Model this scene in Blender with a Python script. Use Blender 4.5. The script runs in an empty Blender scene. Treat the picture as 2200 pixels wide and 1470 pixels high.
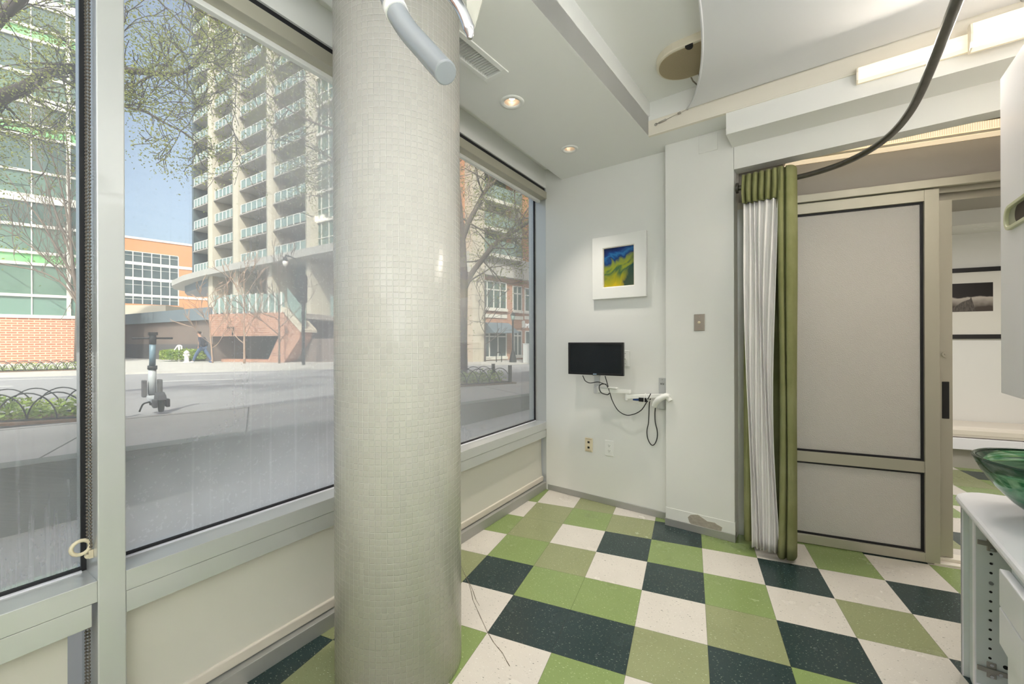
import bpy, bmesh, math, random
from mathutils import Vector, Matrix

# ------------------------------------------------------------------ camera, sky, sun, lights, exposure
SC = bpy.context.scene
COL = SC.collection
FPX, CY0, EYE, ROLL = 891.6, 733.4, 1.32, -0.0033      # focal length in px, horizon row, eye height
cam_d = bpy.data.cameras.new('camera')
cam_d.sensor_width = 36.0
cam_d.lens = 36.0 * FPX / 2200.0
cam_d.shift_y = -1.6 / 2200.0
cam_d.clip_start = 0.05
cam_d.clip_end = 500
cam = bpy.data.objects.new('camera', cam_d)
COL.objects.link(cam)
c_, s_ = math.cos(ROLL), math.sin(ROLL)
cam.matrix_world = Matrix(((c_, -s_, 0, 0), (0, 0, -1, 0), (s_, c_, 0, EYE), (0, 0, 0, 1)))
SC.camera = cam
SC.view_settings.view_transform = 'Standard'
SC.view_settings.look = 'None'
SC.view_settings.gamma = 1.0
SC.view_settings.use_curve_mapping = False
SC.view_settings.exposure = 0.12
SC.cycles.max_bounces = 9
SC.cycles.diffuse_bounces = 5
SC.cycles.glossy_bounces = 3
SC.cycles.transmission_bounces = 6
SC.cycles.transparent_max_bounces = 12
SC.cycles.caustics_reflective = False
SC.cycles.caustics_refractive = False

world = bpy.data.worlds.new('sky')
SC.world = world
world.use_nodes = True
wn = world.node_tree.nodes
sky = wn.new('ShaderNodeTexSky')
sky.sky_type = 'NISHITA'
sky.sun_disc = False
sky.sun_elevation = math.radians(47)
sky.sun_rotation = math.radians(168)
sky.air_density = 1.0
sky.dust_density = 5.0
sky.ozone_density = 1.4
wn['Background'].inputs['Strength'].default_value = 0.30
hsv = wn.new('ShaderNodeHueSaturation')
hsv.inputs['Saturation'].default_value = 0.72
world.node_tree.links.new(sky.outputs[0], hsv.inputs['Color'])
world.node_tree.links.new(hsv.outputs[0], wn['Background'].inputs['Color'])

sun_d = bpy.data.lights.new('sun', 'SUN')
sun_d.energy = 4.2
sun_d.color = (1.0, 0.94, 0.84)
sun_d.angle = math.radians(0.6)
sun = bpy.data.objects.new('sun', sun_d)
COL.objects.link(sun)
el = math.radians(47)
to_sun = Vector((0.20 * math.cos(el), -0.98 * math.cos(el), math.sin(el)))
sun.rotation_euler = to_sun.to_track_quat('Z', 'Y').to_euler()

A37 = math.radians(-37.0)            # the room grid: g runs right along the back wall, h runs into the picture
EX = Vector((math.cos(A37), math.sin(A37)))
EY = Vector((-math.sin(A37), math.cos(A37)))


def G(g, h, z=0.0):
    p = EX * g + EY * h
    return Vector((p.x, p.y, z))


def area_light(name, loc, size, energy, color=(1, 0.95, 0.88), rot=(0, 0, A37)):
    d = bpy.data.lights.new(name, 'AREA')
    d.shape = 'RECTANGLE'
    d.size, d.size_y = size
    d.energy = energy
    d.color = color
    o = bpy.data.objects.new(name, d)
    o.location = loc
    o.rotation_euler = rot
    COL.objects.link(o)
    return o


# added fill lights without fixtures: around the camera, over the cabinet, beyond the sliding door
area_light('ceiling_fill', G(0.0, -1.5, 2.62), (1.8, 1.2), 10, (0.94, 0.97, 1.0))
area_light('ceiling_fill', G(0.85, -0.2, 2.60), (0.25, 1.8), 40, (0.96, 0.97, 1.0)).data.spread = 1.35
area_light('upward_fill', G(0.5, -2.0, 1.6), (1.6, 1.6), 76, (0.92, 0.96, 1.0), (math.pi, 0, A37))
area_light('upward_fill', G(-1.9, -2.2, 1.6), (1.0, 1.4), 10, (0.92, 0.96, 1.0), (math.pi, 0, A37))
area_light('upward_fill', G(0.62, -0.75, 1.25), (0.5, 0.9), 26, (0.94, 0.97, 1.0), (math.pi, 0, A37))
area_light('cabinet_top_fill', G(0.78, 1.3, 2.37), (0.2, 1.0), 9, (0.97, 0.97, 1.0), (math.pi, 0, A37))  # added fill above the wall cabinet, no fixture there
area_light('ceiling_fill', G(1.5, 4.6, 2.45), (1.2, 0.9), 46, (1, 0.95, 0.9))
# the fluorescent strips on the beam throw their light out and down into the room
area_light('strip_light', G(0.56, 2.70, 2.66), (0.85, 0.06), 16, (1, 0.90, 0.76), (math.radians(-38), 0, A37))


def spot(loc, energy, angle=84):
    d = bpy.data.lights.new('downlight_beam', 'SPOT')
    d.energy = energy
    d.spot_size = math.radians(angle)
    d.spot_blend = 1.0
    d.shadow_soft_size = 0.04
    d.color = (1, 0.92, 0.82)
    o = bpy.data.objects.new('downlight_beam', d)
    o.location = loc
    COL.objects.link(o)


spot(G(-1.458, 1.942, 2.71), 84)
spot(G(-1.480, 2.670, 2.71), 62)


# ------------------------------------------------------------------ helpers
def lin(r, g=None, b=None):
    f = lambda c: (c / 255 / 12.92) if c / 255 <= 0.04045 else ((c / 255 + 0.055) / 1.055) ** 2.4
    return (f(r), f(g), f(b), 1.0)


def ray(u, v):
    x, y = (u - 1100) / FPX, -(v - CY0) / FPX
    return Vector((x * c_ - y * s_, 1.0, x * s_ + y * c_))


def at_z(u, v, z):                   # where the sight line through a spot of the photo meets a level surface
    r = ray(u, v)
    t = (z - EYE) / r.z
    return Vector((r.x * t, t, z))


def at_y(u, v, y):
    r = ray(u, v)
    return Vector((r.x * y, y, EYE + r.z * y))


def on_h(u, v, h):                   # ... meets a wall parallel to the back wall: (g, z)
    r = ray(u, v)
    t = h / (r.x * EY.x + r.y * EY.y)
    return (r.x * EX.x + r.y * EX.y) * t, EYE + r.z * t


def on_line(u, v, p, ang):           # ... meets an upright plane through p running along ang: (distance along, z)
    d = Vector((math.cos(ang), math.sin(ang)))
    n = Vector((-d.y, d.x))
    r = ray(u, v)
    t = (p[0] * n.x + p[1] * n.y) / (r.x * n.x + r.y * n.y)
    return (r.x * t - p[0]) * d.x + (r.y * t - p[1]) * d.y, EYE + r.z * t


class MB:
    def __init__(self):
        self.bm = bmesh.new()
        self.uv = None

    def box(self, x0, x1, y0, y1, z0, z1, mi=0):
        vs = [self.bm.verts.new(p) for p in ((x0, y0, z0), (x1, y0, z0), (x1, y1, z0), (x0, y1, z0),
                                             (x0, y0, z1), (x1, y0, z1), (x1, y1, z1), (x0, y1, z1))]
        for f in ((0, 3, 2, 1), (4, 5, 6, 7), (0, 1, 5, 4), (1, 2, 6, 5), (2, 3, 7, 6), (3, 0, 4, 7)):
            self.bm.faces.new([vs[i] for i in f]).material_index = mi
        return self

    def hull8(self, bottom, top):
        vs = [self.bm.verts.new(p) for p in list(bottom) + list(top)]
        n = len(bottom)
        self.bm.faces.new([vs[i] for i in range(n)][::-1])
        self.bm.faces.new([vs[n + i] for i in range(n)])
        for i in range(n):
            j = (i + 1) % n
            self.bm.faces.new([vs[i], vs[j], vs[n + j], vs[n + i]])
        return self

    def prism(self, poly, lo, hi, axis='z'):
        f = {'z': lambda a, b, c: (a, b, c), 'y': lambda a, b, c: (a, c, b), 'x': lambda a, b, c: (c, a, b)}[axis]
        return self.hull8([f(a, b, lo) for a, b in poly], [f(a, b, hi) for a, b in poly])

    def quad(self, *pts):
        self.bm.faces.new([self.bm.verts.new(p) for p in pts])
        return self

    def tube(self, pts, rad, seg=10, cap=True, flat=1.0):
        pts = [Vector(p) for p in pts]
        n = len(pts)
        rads = rad if isinstance(rad, (list, tuple)) else [rad] * n
        prev = None
        rings = []
        for i, p in enumerate(pts):
            t = (pts[min(i + 1, n - 1)] - pts[max(i - 1, 0)])
            if t.length < 1e-9:
                t = Vector((0, 0, 1))
            t.normalize()
            if prev is None:
                a = Vector((0, 0, 1)) if abs(t.z) < 0.9 else Vector((1, 0, 0))
                nrm = (a - t * a.dot(t)).normalized()
            else:
                nrm = prev - t * prev.dot(t)
                nrm = nrm.normalized() if nrm.length > 1e-6 else prev
            prev = nrm
            b = t.cross(nrm)
            rings.append([self.bm.verts.new(p + (nrm * math.cos(2 * math.pi * k / seg) + b * (flat * math.sin(2 * math.pi * k / seg))) * rads[i]) for k in range(seg)])
        for i in range(n - 1):
            for k in range(seg):
                l = (k + 1) % seg
                f = self.bm.faces.new([rings[i][k], rings[i][l], rings[i + 1][l], rings[i + 1][k]])
                f.smooth = True
        if cap and seg > 2:
            self.bm.faces.new(rings[0][::-1])
            self.bm.faces.new(rings[-1])
        return self

    def lathe(self, prof, seg=32, c=(0, 0, 0), axis='z', smooth=True, sx=1.0, sy=1.0):
        def P(r, h, a):
            x, y = r * math.cos(a) * sx, r * math.sin(a) * sy
            q = {'z': (x, y, h), 'y': (x, h, y), 'x': (h, x, y)}[axis]
            return (q[0] + c[0], q[1] + c[1], q[2] + c[2])
        rings = [[self.bm.verts.new(P(r, h, 2 * math.pi * k / seg)) for k in range(seg)] for r, h in prof]
        for i in range(len(prof) - 1):
            for k in range(seg):
                l = (k + 1) % seg
                f = self.bm.faces.new([rings[i][k], rings[i][l], rings[i + 1][l], rings[i + 1][k]])
                f.smooth = smooth
        for ring, (r, h) in ((rings[0], prof[0]), (rings[-1], prof[-1])):
            if r < 0.0005:
                bmesh.ops.pointmerge(self.bm, verts=ring, merge_co=sum((v.co for v in ring), Vector()) / seg)
        return self

    def cyl(self, c, r, h0, h1, axis='z', seg=20, r1=None):
        r1 = r if r1 is None else r1
        return self.lathe([(0.0001, h0), (r, h0), (r1, h1), (0.0001, h1)], seg, c, axis, smooth=False)

    def ball(self, c, r, seg=10, sc=(1, 1, 1)):
        m = Matrix.Translation(c) @ Matrix.Diagonal((r * sc[0], r * sc[1], r * sc[2], 1))
        res = bmesh.ops.create_uvsphere(self.bm, u_segments=seg, v_segments=max(4, seg * 2 // 3), radius=1.0, matrix=m)
        for v in res['verts']:
            for f in v.link_faces:
                f.smooth = True
        return self

    def build(self, name, m, parent=None, loc=None, rotz=None, bevel=0, sub=0, normals=True, angle=40):
        if normals:
            bmesh.ops.recalc_face_normals(self.bm, faces=self.bm.faces)
        me = bpy.data.meshes.new(name)
        self.bm.to_mesh(me)
        self.bm.free()
        for q in (m if isinstance(m, (list, tuple)) else [m]):
            me.materials.append(q)
        o = bpy.data.objects.new(name, me)
        COL.objects.link(o)
        if parent is not None:
            o.parent = parent
        if loc is not None:
            o.location = loc
        if rotz is not None:
            o.rotation_euler = (0, 0, rotz)
        if bevel:
            b = o.modifiers.new('bevel', 'BEVEL')
            b.width = bevel
            b.segments = 2
            b.limit_method = 'ANGLE'
            b.angle_limit = math.radians(angle)
        if sub:
            s = o.modifiers.new('subsurf', 'SUBSURF')
            s.levels = s.render_levels = sub
        return o


def ring_solid(mbx, x0, x1, z0, z1, w, y0, y1):
    oo = [(x0, z0), (x1, z0), (x1, z1), (x0, z1)]
    ii = [(x0 + w, z0 + w), (x1 - w, z0 + w), (x1 - w, z1 - w), (x0 + w, z1 - w)]
    rr = [[mbx.bm.verts.new((x, y, z)) for x, z in p] for p, y in ((oo, y1), (oo, y0), (ii, y0), (ii, y1))]
    for q in range(4):
        for i in range(4):
            j = (i + 1) % 4
            mbx.bm.faces.new([rr[q][i], rr[q][j], rr[(q + 1) % 4][j], rr[(q + 1) % 4][i]])
    return mbx


def tag(o, label, cat, group=None, kind=None):
    o['label'] = label
    o['category'] = cat
    if group:
        o['group'] = group
    if kind:
        o['kind'] = kind
    return o


def struct(o, label=None):
    o['kind'] = 'structure'
    if label:
        o['label'] = label
    return o


def thing(name, label, cat, loc=(0, 0, 0), rotz=0.0, group=None):
    o = bpy.data.objects.new(name, None)
    o.empty_display_size = 0.1
    o.location = loc
    o.rotation_euler = (0, 0, rotz)
    COL.objects.link(o)
    tag(o, label, cat, group)
    return o


def children(o):
    return [c for c in bpy.data.objects if c.parent == o]


def copy_tree(o, parent=None):
    c = o.copy()
    COL.objects.link(c)
    if parent is not None:
        c.parent = parent
    for ch in children(o):
        copy_tree(ch, c)
    return c


def text_mesh(name, body, size, m, parent, loc, rot, extrude=0.01, align='LEFT', sx=1.0):
    cu_ = bpy.data.curves.new(name, 'FONT')
    cu_.body = body
    cu_.size = size
    cu_.extrude = extrude
    cu_.align_x = align
    tmp = bpy.data.objects.new(name, cu_)
    COL.objects.link(tmp)
    dg = bpy.context.evaluated_depsgraph_get()
    me = bpy.data.meshes.new_from_object(tmp.evaluated_get(dg))
    bpy.data.objects.remove(tmp)
    o = bpy.data.objects.new(name, me)
    me.materials.clear()
    me.materials.append(m)
    o.location = loc
    o.rotation_euler = rot
    o.scale = (sx, 1, 1)
    o.parent = parent
    COL.objects.link(o)
    return o


# ------------------------------------------------------------------ materials
def node_mat(name):
    m = bpy.data.materials.new(name)
    m.use_nodes = True
    nt = m.node_tree
    return m, nt, nt.nodes['Principled BSDF'], nt.nodes['Material Output']


def mat(name, col, rough=0.5, metal=0.0, var=0.0, scale=8.0, bump=0.0, bscale=60.0, emit=None, estr=0.0, coat=0.0, col2=None, stretch=None, spec=None):
    m, nt, p, out = node_mat(name)
    p.inputs['Roughness'].default_value = rough
    p.inputs['Metallic'].default_value = metal
    p.inputs['Coat Weight'].default_value = coat
    if spec is not None:
        p.inputs['Specular IOR Level'].default_value = spec
    p.inputs['Base Color'].default_value = col
    if var or col2 or bump:
        tc = nt.nodes.new('ShaderNodeTexCoord')
        src = tc.outputs['Object']
        if stretch:
            mp = nt.nodes.new('ShaderNodeMapping')
            mp.inputs['Scale'].default_value = stretch
            nt.links.new(src, mp.inputs[0])
            src = mp.outputs[0]
    if var or col2:
        nz = nt.nodes.new('ShaderNodeTexNoise')
        nz.inputs['Scale'].default_value = scale
        nz.inputs['Detail'].default_value = 5
        nt.links.new(src, nz.inputs[0])
        rp = nt.nodes.new('ShaderNodeValToRGB')
        rp.color_ramp.elements[0].position = 0.3
        rp.color_ramp.elements[1].position = 0.7
        if col2:
            rp.color_ramp.elements[0].color = col
            rp.color_ramp.elements[1].color = col2
        else:
            rp.color_ramp.elements[0].color = tuple(c * (1 - var) for c in col[:3]) + (1,)
            rp.color_ramp.elements[1].color = tuple(min(1, c * (1 + var)) for c in col[:3]) + (1,)
        nt.links.new(nz.outputs[0], rp.inputs[0])
        nt.links.new(rp.outputs[0], p.inputs['Base Color'])
    if bump:
        n2 = nt.nodes.new('ShaderNodeTexNoise')
        n2.inputs['Scale'].default_value = bscale
        n2.inputs['Detail'].default_value = 4
        nt.links.new(src, n2.inputs[0])
        bp = nt.nodes.new('ShaderNodeBump')
        bp.inputs['Strength'].default_value = bump
        bp.inputs['Distance'].default_value = 0.01
        nt.links.new(n2.outputs[0], bp.inputs['Height'])
        nt.links.new(bp.outputs[0], p.inputs['Normal'])
    if emit:
        p.inputs['Emission Color'].default_value = emit
        p.inputs['Emission Strength'].default_value = estr
    return m


def brick_mat(name, c1, c2, mortar, bw=0.2, bh=0.067, mw=0.008, rough=0.85, face='xz'):
    m, nt, p, out = node_mat(name)
    tc = nt.nodes.new('ShaderNodeTexCoord')
    sp = nt.nodes.new('ShaderNodeSeparateXYZ')
    cb = nt.nodes.new('ShaderNodeCombineXYZ')
    nt.links.new(tc.outputs['Object'], sp.inputs[0])
    nt.links.new(sp.outputs[0 if face[0] == 'x' else 1], cb.inputs[0])
    nt.links.new(sp.outputs[2], cb.inputs[1])
    br = nt.nodes.new('ShaderNodeTexBrick')
    br.inputs['Color1'].default_value = c1
    br.inputs['Color2'].default_value = c2
    br.inputs['Mortar'].default_value = mortar
    br.inputs['Scale'].default_value = 1.0
    br.inputs['Brick Width'].default_value = bw
    br.inputs['Row Height'].default_value = bh
    br.inputs['Mortar Size'].default_value = mw
    nt.links.new(cb.outputs[0], br.inputs['Vector'])
    nt.links.new(br.outputs[0], p.inputs['Base Color'])
    p.inputs['Roughness'].default_value = rough
    return m


def leaf_mat(name, a, b):
    m = mat(name, a, 0.55, col2=b, scale=3.0)
    nt = m.node_tree
    p, out = nt.nodes['Principled BSDF'], nt.nodes['Material Output']
    tr = nt.nodes.new('ShaderNodeBsdfTranslucent')
    src = p.inputs['Base Color'].links[0].from_socket
    nt.links.new(src, tr.inputs[0])
    mx = nt.nodes.new('ShaderNodeMixShader')
    mx.inputs[0].default_value = 0.35
    nt.links.new(p.outputs[0], mx.inputs[1])
    nt.links.new(tr.outputs[0], mx.inputs[2])
    nt.links.new(mx.outputs[0], out.inputs[0])
    return m


def tile_mat(name, base, chips, dark):
    m, nt, p, out = node_mat(name)
    tc = nt.nodes.new('ShaderNodeTexCoord')
    col = None

    def streak(scale, stretch, lo, rot):
        mp = nt.nodes.new('ShaderNodeMapping')
        mp.inputs['Scale'].default_value = stretch
        mp.inputs['Rotation'].default_value = (0, 0, rot)
        nt.links.new(tc.outputs['Object'], mp.inputs[0])
        nz = nt.nodes.new('ShaderNodeTexNoise')
        nz.inputs['Scale'].default_value = scale
        nz.inputs['Detail'].default_value = 2.5
        nz.inputs['Roughness'].default_value = 0.45
        nt.links.new(mp.outputs[0], nz.inputs[0])
        mr = nt.nodes.new('ShaderNodeMapRange')
        mr.inputs['From Min'].default_value = lo
        mr.inputs['From Max'].default_value = lo + 0.03
        nt.links.new(nz.outputs[0], mr.inputs[0])
        return mr.outputs[0]

    def mix(a, b, fac):
        mx = nt.nodes.new('ShaderNodeMix')
        mx.data_type = 'RGBA'
        for s, v in ((6, a), (7, b), (0, fac)):
            if hasattr(v, 'links') or hasattr(v, 'is_linked'):
                nt.links.new(v, mx.inputs[s])
            else:
                mx.inputs[s].default_value = v
        return mx.outputs[2]
    cloud = nt.nodes.new('ShaderNodeTexNoise')
    cloud.inputs['Scale'].default_value = 5
    cloud.inputs['Detail'].default_value = 6
    nt.links.new(tc.outputs['Object'], cloud.inputs[0])
    b2 = tuple(c * 0.84 for c in base[:3]) + (1,)
    c = mix(base, b2, cloud.outputs[0])
    c = mix(c, chips, streak(230, (0.40, 1, 1), 0.665, 0.3))
    c = mix(c, dark, streak(200, (0.32, 1, 1), 0.68, -0.15))
    # joints between tiles
    sp = nt.nodes.new('ShaderNodeSeparateXYZ')
    nt.links.new(tc.outputs['Object'], sp.inputs[0])
    ms = []
    for k in (0, 1):
        a = nt.nodes.new('ShaderNodeMath'); a.operation = 'PINGPONG'
        nt.links.new(sp.outputs[k], a.inputs[0]); a.inputs[1].default_value = 0.1524
        ms.append(a.outputs[0])
    mn = nt.nodes.new('ShaderNodeMath'); mn.operation = 'MINIMUM'
    nt.links.new(ms[0], mn.inputs[0]); nt.links.new(ms[1], mn.inputs[1])
    lt = nt.nodes.new('ShaderNodeMath'); lt.operation = 'LESS_THAN'
    nt.links.new(mn.outputs[0], lt.inputs[0]); lt.inputs[1].default_value = 0.0010
    c = mix(c, tuple(q * 0.45 for q in base[:3]) + (1,), lt.outputs[0])
    nt.links.new(c, p.inputs['Base Color'])
    rr = nt.nodes.new('ShaderNodeMapRange')
    rr.inputs['To Min'].default_value = 0.16
    rr.inputs['To Max'].default_value = 0.34
    nt.links.new(cloud.outputs[0], rr.inputs[0])
    nt.links.new(rr.outputs[0], p.inputs['Roughness'])
    return m


def pane_mat(name, base, gx=(0, 1, 0.0), gz=(0, 1, 0.0), noise=0.1, streaks=0.1):
    """clear glass with condensation: gx/gz = (from, to, amount) add fog along the pane's own length and height"""
    m, nt, p, out = node_mat(name)
    nt.nodes.remove(p)
    tc = nt.nodes.new('ShaderNodeTexCoord')
    sp = nt.nodes.new('ShaderNodeSeparateXYZ')
    nt.links.new(tc.outputs['Object'], sp.inputs[0])

    def math_(op, a, b):
        n = nt.nodes.new('ShaderNodeMath')
        n.operation = op
        for i, v in enumerate((a, b)):
            if isinstance(v, (int, float)):
                n.inputs[i].default_value = v
            else:
                nt.links.new(v, n.inputs[i])
        return n.outputs[0]

    def ramp(sock, f, t, amount):
        r = nt.nodes.new('ShaderNodeMapRange')
        r.interpolation_type = 'SMOOTHSTEP'
        r.inputs['From Min'].default_value = f
        r.inputs['From Max'].default_value = t
        r.inputs['To Max'].default_value = amount
        nt.links.new(sock, r.inputs[0])
        return r.outputs[0]
    n1 = nt.nodes.new('ShaderNodeTexNoise')
    n1.inputs['Scale'].default_value = 2.2
    n1.inputs['Detail'].default_value = 5
    nt.links.new(tc.outputs['Object'], n1.inputs[0])
    mp = nt.nodes.new('ShaderNodeMapping')
    mp.inputs['Scale'].default_value = (60, 60, 1.5)
    nt.links.new(tc.outputs['Object'], mp.inputs[0])
    n2 = nt.nodes.new('ShaderNodeTexNoise')
    n2.inputs['Scale'].default_value = 1.0
    n2.inputs['Detail'].default_value = 3
    nt.links.new(mp.outputs[0], n2.inputs[0])
    n3 = nt.nodes.new('ShaderNodeTexNoise')
    n3.inputs['Scale'].default_value = 90
    nt.links.new(tc.outputs['Object'], n3.inputs[0])
    fog = math_('ADD', ramp(sp.outputs[0], *gx), ramp(sp.outputs[2], *gz))
    fog = math_('ADD', fog, base)
    fac = math_('MULTIPLY', fog, math_('ADD', math_('MULTIPLY', n1.outputs[0], 1.0), 0.5))
    st = math_('MULTIPLY', ramp(n2.outputs[0], 0.55, 0.75, streaks), math_('ADD', math_('MULTIPLY', fog, 2.0), 0.15))
    fac = math_('ADD', fac, st)
    fac = math_('ADD', fac, math_('MULTIPLY', ramp(n3.outputs[0], 0.6, 0.7, noise), fog))
    fac = math_('MINIMUM', fac, 0.93)
    tr = nt.nodes.new('ShaderNodeBsdfTransparent')
    tr.inputs[0].default_value = (0.93, 0.96, 0.95, 1)
    gl = nt.nodes.new('ShaderNodeBsdfGlossy')
    gl.inputs['Roughness'].default_value = 0.03
    fr = nt.nodes.new('ShaderNodeFresnel')
    fr.inputs[0].default_value = 1.35
    mx = nt.nodes.new('ShaderNodeMixShader')
    nt.links.new(math_('MULTIPLY', fr.outputs[0], 0.35), mx.inputs[0])
    nt.links.new(tr.outputs[0], mx.inputs[1])
    nt.links.new(gl.outputs[0], mx.inputs[2])
    df = nt.nodes.new('ShaderNodeBsdfTranslucent')
    df.inputs[0].default_value = (0.93, 0.95, 0.97, 1)
    d2 = nt.nodes.new('ShaderNodeBsdfDiffuse')
    d2.inputs[0].default_value = (0.9, 0.92, 0.94, 1)
    md = nt.nodes.new('ShaderNodeMixShader')
    md.inputs[0].default_value = 0.3
    nt.links.new(df.outputs[0], md.inputs[1])
    nt.links.new(d2.outputs[0], md.inputs[2])
    m2 = nt.nodes.new('ShaderNodeMixShader')
    nt.links.new(fac, m2.inputs[0])
    nt.links.new(mx.outputs[0], m2.inputs[1])
    nt.links.new(md.outputs[0], m2.inputs[2])
    nt.links.new(m2.outputs[0], out.inputs[0])
    return m


def frost_mat(name, col, scale, trans=0.55):
    m, nt, p, out = node_mat(name)
    p.inputs['Base Color'].default_value = col
    p.inputs['Roughness'].default_value = 0.35
    tc = nt.nodes.new('ShaderNodeTexCoord')
    vo = nt.nodes.new('ShaderNodeTexVoronoi')
    vo.inputs['Scale'].default_value = scale
    nt.links.new(tc.outputs['Object'], vo.inputs[0])
    bp = nt.nodes.new('ShaderNodeBump')
    bp.inputs['Strength'].default_value = 0.5
    bp.inputs['Distance'].default_value = 0.004
    nt.links.new(vo.outputs[0], bp.inputs['Height'])
    nt.links.new(bp.outputs[0], p.inputs['Normal'])
    tr = nt.nodes.new('ShaderNodeBsdfTranslucent')
    tr.inputs[0].default_value = col
    nt.links.new(bp.outputs[0], tr.inputs['Normal'])
    mx = nt.nodes.new('ShaderNodeMixShader')
    mx.inputs[0].default_value = trans
    nt.links.new(p.outputs[0], mx.inputs[1])
    nt.links.new(tr.outputs[0], mx.inputs[2])
    nt.links.new(mx.outputs[0], out.inputs[0])
    return m


def fabric_mat(name, col, trans, rough=0.9, bump=0.1, bscale=300):
    m = mat(name, col, rough, bump=bump, bscale=bscale, spec=0.15)
    nt = m.node_tree
    p, out = nt.nodes['Principled BSDF'], nt.nodes['Material Output']
    tr = nt.nodes.new('ShaderNodeBsdfTranslucent')
    tr.inputs[0].default_value = col
    mx = nt.nodes.new('ShaderNodeMixShader')
    mx.inputs[0].default_value = trans
    nt.links.new(p.outputs[0], mx.inputs[1])
    nt.links.new(tr.outputs[0], mx.inputs[2])
    nt.links.new(mx.outputs[0], out.inputs[0])
    return m


M = {}
M['wall'] = mat('wall_paint', lin(230, 230, 226), 0.55, bump=0.03, bscale=180)
M['ceil'] = mat('ceiling_paint', lin(234, 234, 230), 0.7)
M['cream'] = mat('cream_paint', lin(232, 226, 212), 0.5)
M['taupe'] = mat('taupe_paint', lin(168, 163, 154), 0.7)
M['alu'] = mat('satin_aluminium', lin(202, 204, 202), 0.34, 0.35, coat=0.7)
M['alu2'] = mat('champagne_aluminium', lin(190, 186, 170), 0.42, 0.35)
M['base'] = mat('metal_baseboard', lin(172, 172, 168), 0.45, 0.4)
M['black'] = mat('black_plastic', lin(22, 22, 24), 0.35)
M['rubber'] = mat('black_gasket', lin(28, 28, 32), 0.6)
M['white'] = mat('white_plastic', lin(236, 236, 232), 0.35)
M['ivory'] = mat('ivory_plastic', lin(226, 214, 186), 0.4)
M['lam'] = mat('white_laminate', lin(242, 242, 248), 0.3)
M['lam2'] = mat('grey_laminate', lin(206, 214, 212), 0.4, var=0.02, scale=14)
M['steel'] = mat('stainless_steel', lin(170, 166, 158), 0.35, 0.85, var=0.05, scale=20)
M['rod'] = mat('dark_steel_tube', lin(110, 108, 104), 0.32, 0.9, var=0.12, scale=26)
M['chrome'] = mat('chrome', lin(200, 200, 202), 0.18, 1.0)
M['blind'] = fabric_mat('cream_blind_fabric', lin(232, 228, 214), 0.35, bump=0.05, bscale=600)
M['hem'] = mat('beige_rail', lin(214, 206, 194), 0.5)
M['canopy'] = fabric_mat('white_canopy_fabric', lin(240, 240, 242), 0.25, bump=0.03)
M['lining'] = fabric_mat('white_curtain_lining', lin(244, 242, 240), 0.12, 0.7)
M['green_fab'] = mat('green_velour', lin(124, 126, 84), 0.95, col2=lin(144, 146, 106), scale=6, bump=0.25, bscale=400, spec=0.1)
M['frost'] = frost_mat('frosted_glass', lin(240, 237, 232), 240, 0.38)
M['lens'] = mat('lamp_lens', lin(255, 246, 228), 0.4, emit=(1.0, 0.84, 0.62, 1), estr=0.55)
M['lens2'] = mat('ribbed_lamp_lens', lin(250, 236, 208), 0.4, emit=(1.0, 0.80, 0.54, 1), estr=0.6)
M['lampbody'] = mat('lamp_body', lin(240, 232, 214), 0.4)
M['bulb'] = mat('lamp_bulb', lin(255, 240, 220), 0.3, emit=(1.0, 0.80, 0.58, 1), estr=5)
M['reflector'] = mat('lamp_reflector', lin(226, 214, 200), 0.35, 0.6)
M['hole'] = mat('dark_recess', lin(20, 18, 16), 0.8)

# ------------------------------------------------------------------ the room: floor
T = 0.3048                            # one floor tile
FLOOR_O = Vector((0.0028, 2.158, 0.0))
FLOOR_A = math.radians(-23.18)
M['t_white'] = tile_mat('tile_white', lin(222, 216, 206), lin(236, 232, 226), lin(96, 100, 92))
M['t_light'] = tile_mat('tile_light_green', lin(138, 158, 98), lin(196, 208, 160), lin(112, 134, 74))
M['t_olive'] = tile_mat('tile_olive', lin(150, 156, 114), lin(204, 206, 176), lin(112, 116, 84))
M['t_dark'] = tile_mat('tile_dark_green', lin(44, 62, 62), lin(150, 166, 150), lin(30, 44, 46))
TILE = {}
for b, (a0, row) in {4: (-2, 'LWOWL'), 3: (-2, 'WOLODLWLWL'), 2: (-2, 'LOWDLWDWDW'), 1: (-2, 'WLOWDLWOWL'), 0: (-2, 'ODLLWODWDL'),
                     -1: (-2, 'LWDDODLW'), -2: (-3, 'ODLWLWLD'), -3: (-3, 'DOWLODWL')}.items():
    for i, ch in enumerate(row):
        TILE[(a0 + i, b)] = 'WLOD'.index(ch)
rng = random.Random(5)
W57 = math.radians(57.5)
WX = Vector((math.cos(W57), math.sin(W57), 0))
WY = Vector((-math.sin(W57), math.cos(W57), 0))
C0 = Vector((0.31, 3.71, 0))
D24 = math.radians(-24)
D0 = Vector((1.835, 2.722, 0))
mb = MB()
inv = Matrix.Rotation(-FLOOR_A, 4, 'Z') @ Matrix.Translation(-FLOOR_O)
for a in range(-16, 22):
    for b in range(-20, 17):
        k = TILE.get((a, b))
        if k is None:
            k = rng.choice([0, 0, 1, 1, 2, 3])
        mb.quad((a * T, b * T, 0), ((a + 1) * T, b * T, 0), ((a + 1) * T, (b + 1) * T, 0), (a * T, (b + 1) * T, 0))
        mb.bm.faces.ensure_lookup_table()
        mb.bm.faces[-1].material_index = k


def cut(mbx, p, n):                   # drop what lies on the n side of an upright plane (world coordinates)
    q, m3 = inv @ Vector(p), inv.to_3x3() @ Vector(n)
    bmesh.ops.bisect_plane(mbx.bm, geom=mbx.bm.verts[:] + mbx.bm.edges[:] + mbx.bm.faces[:], plane_co=q, plane_no=m3, clear_outer=True)


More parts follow.
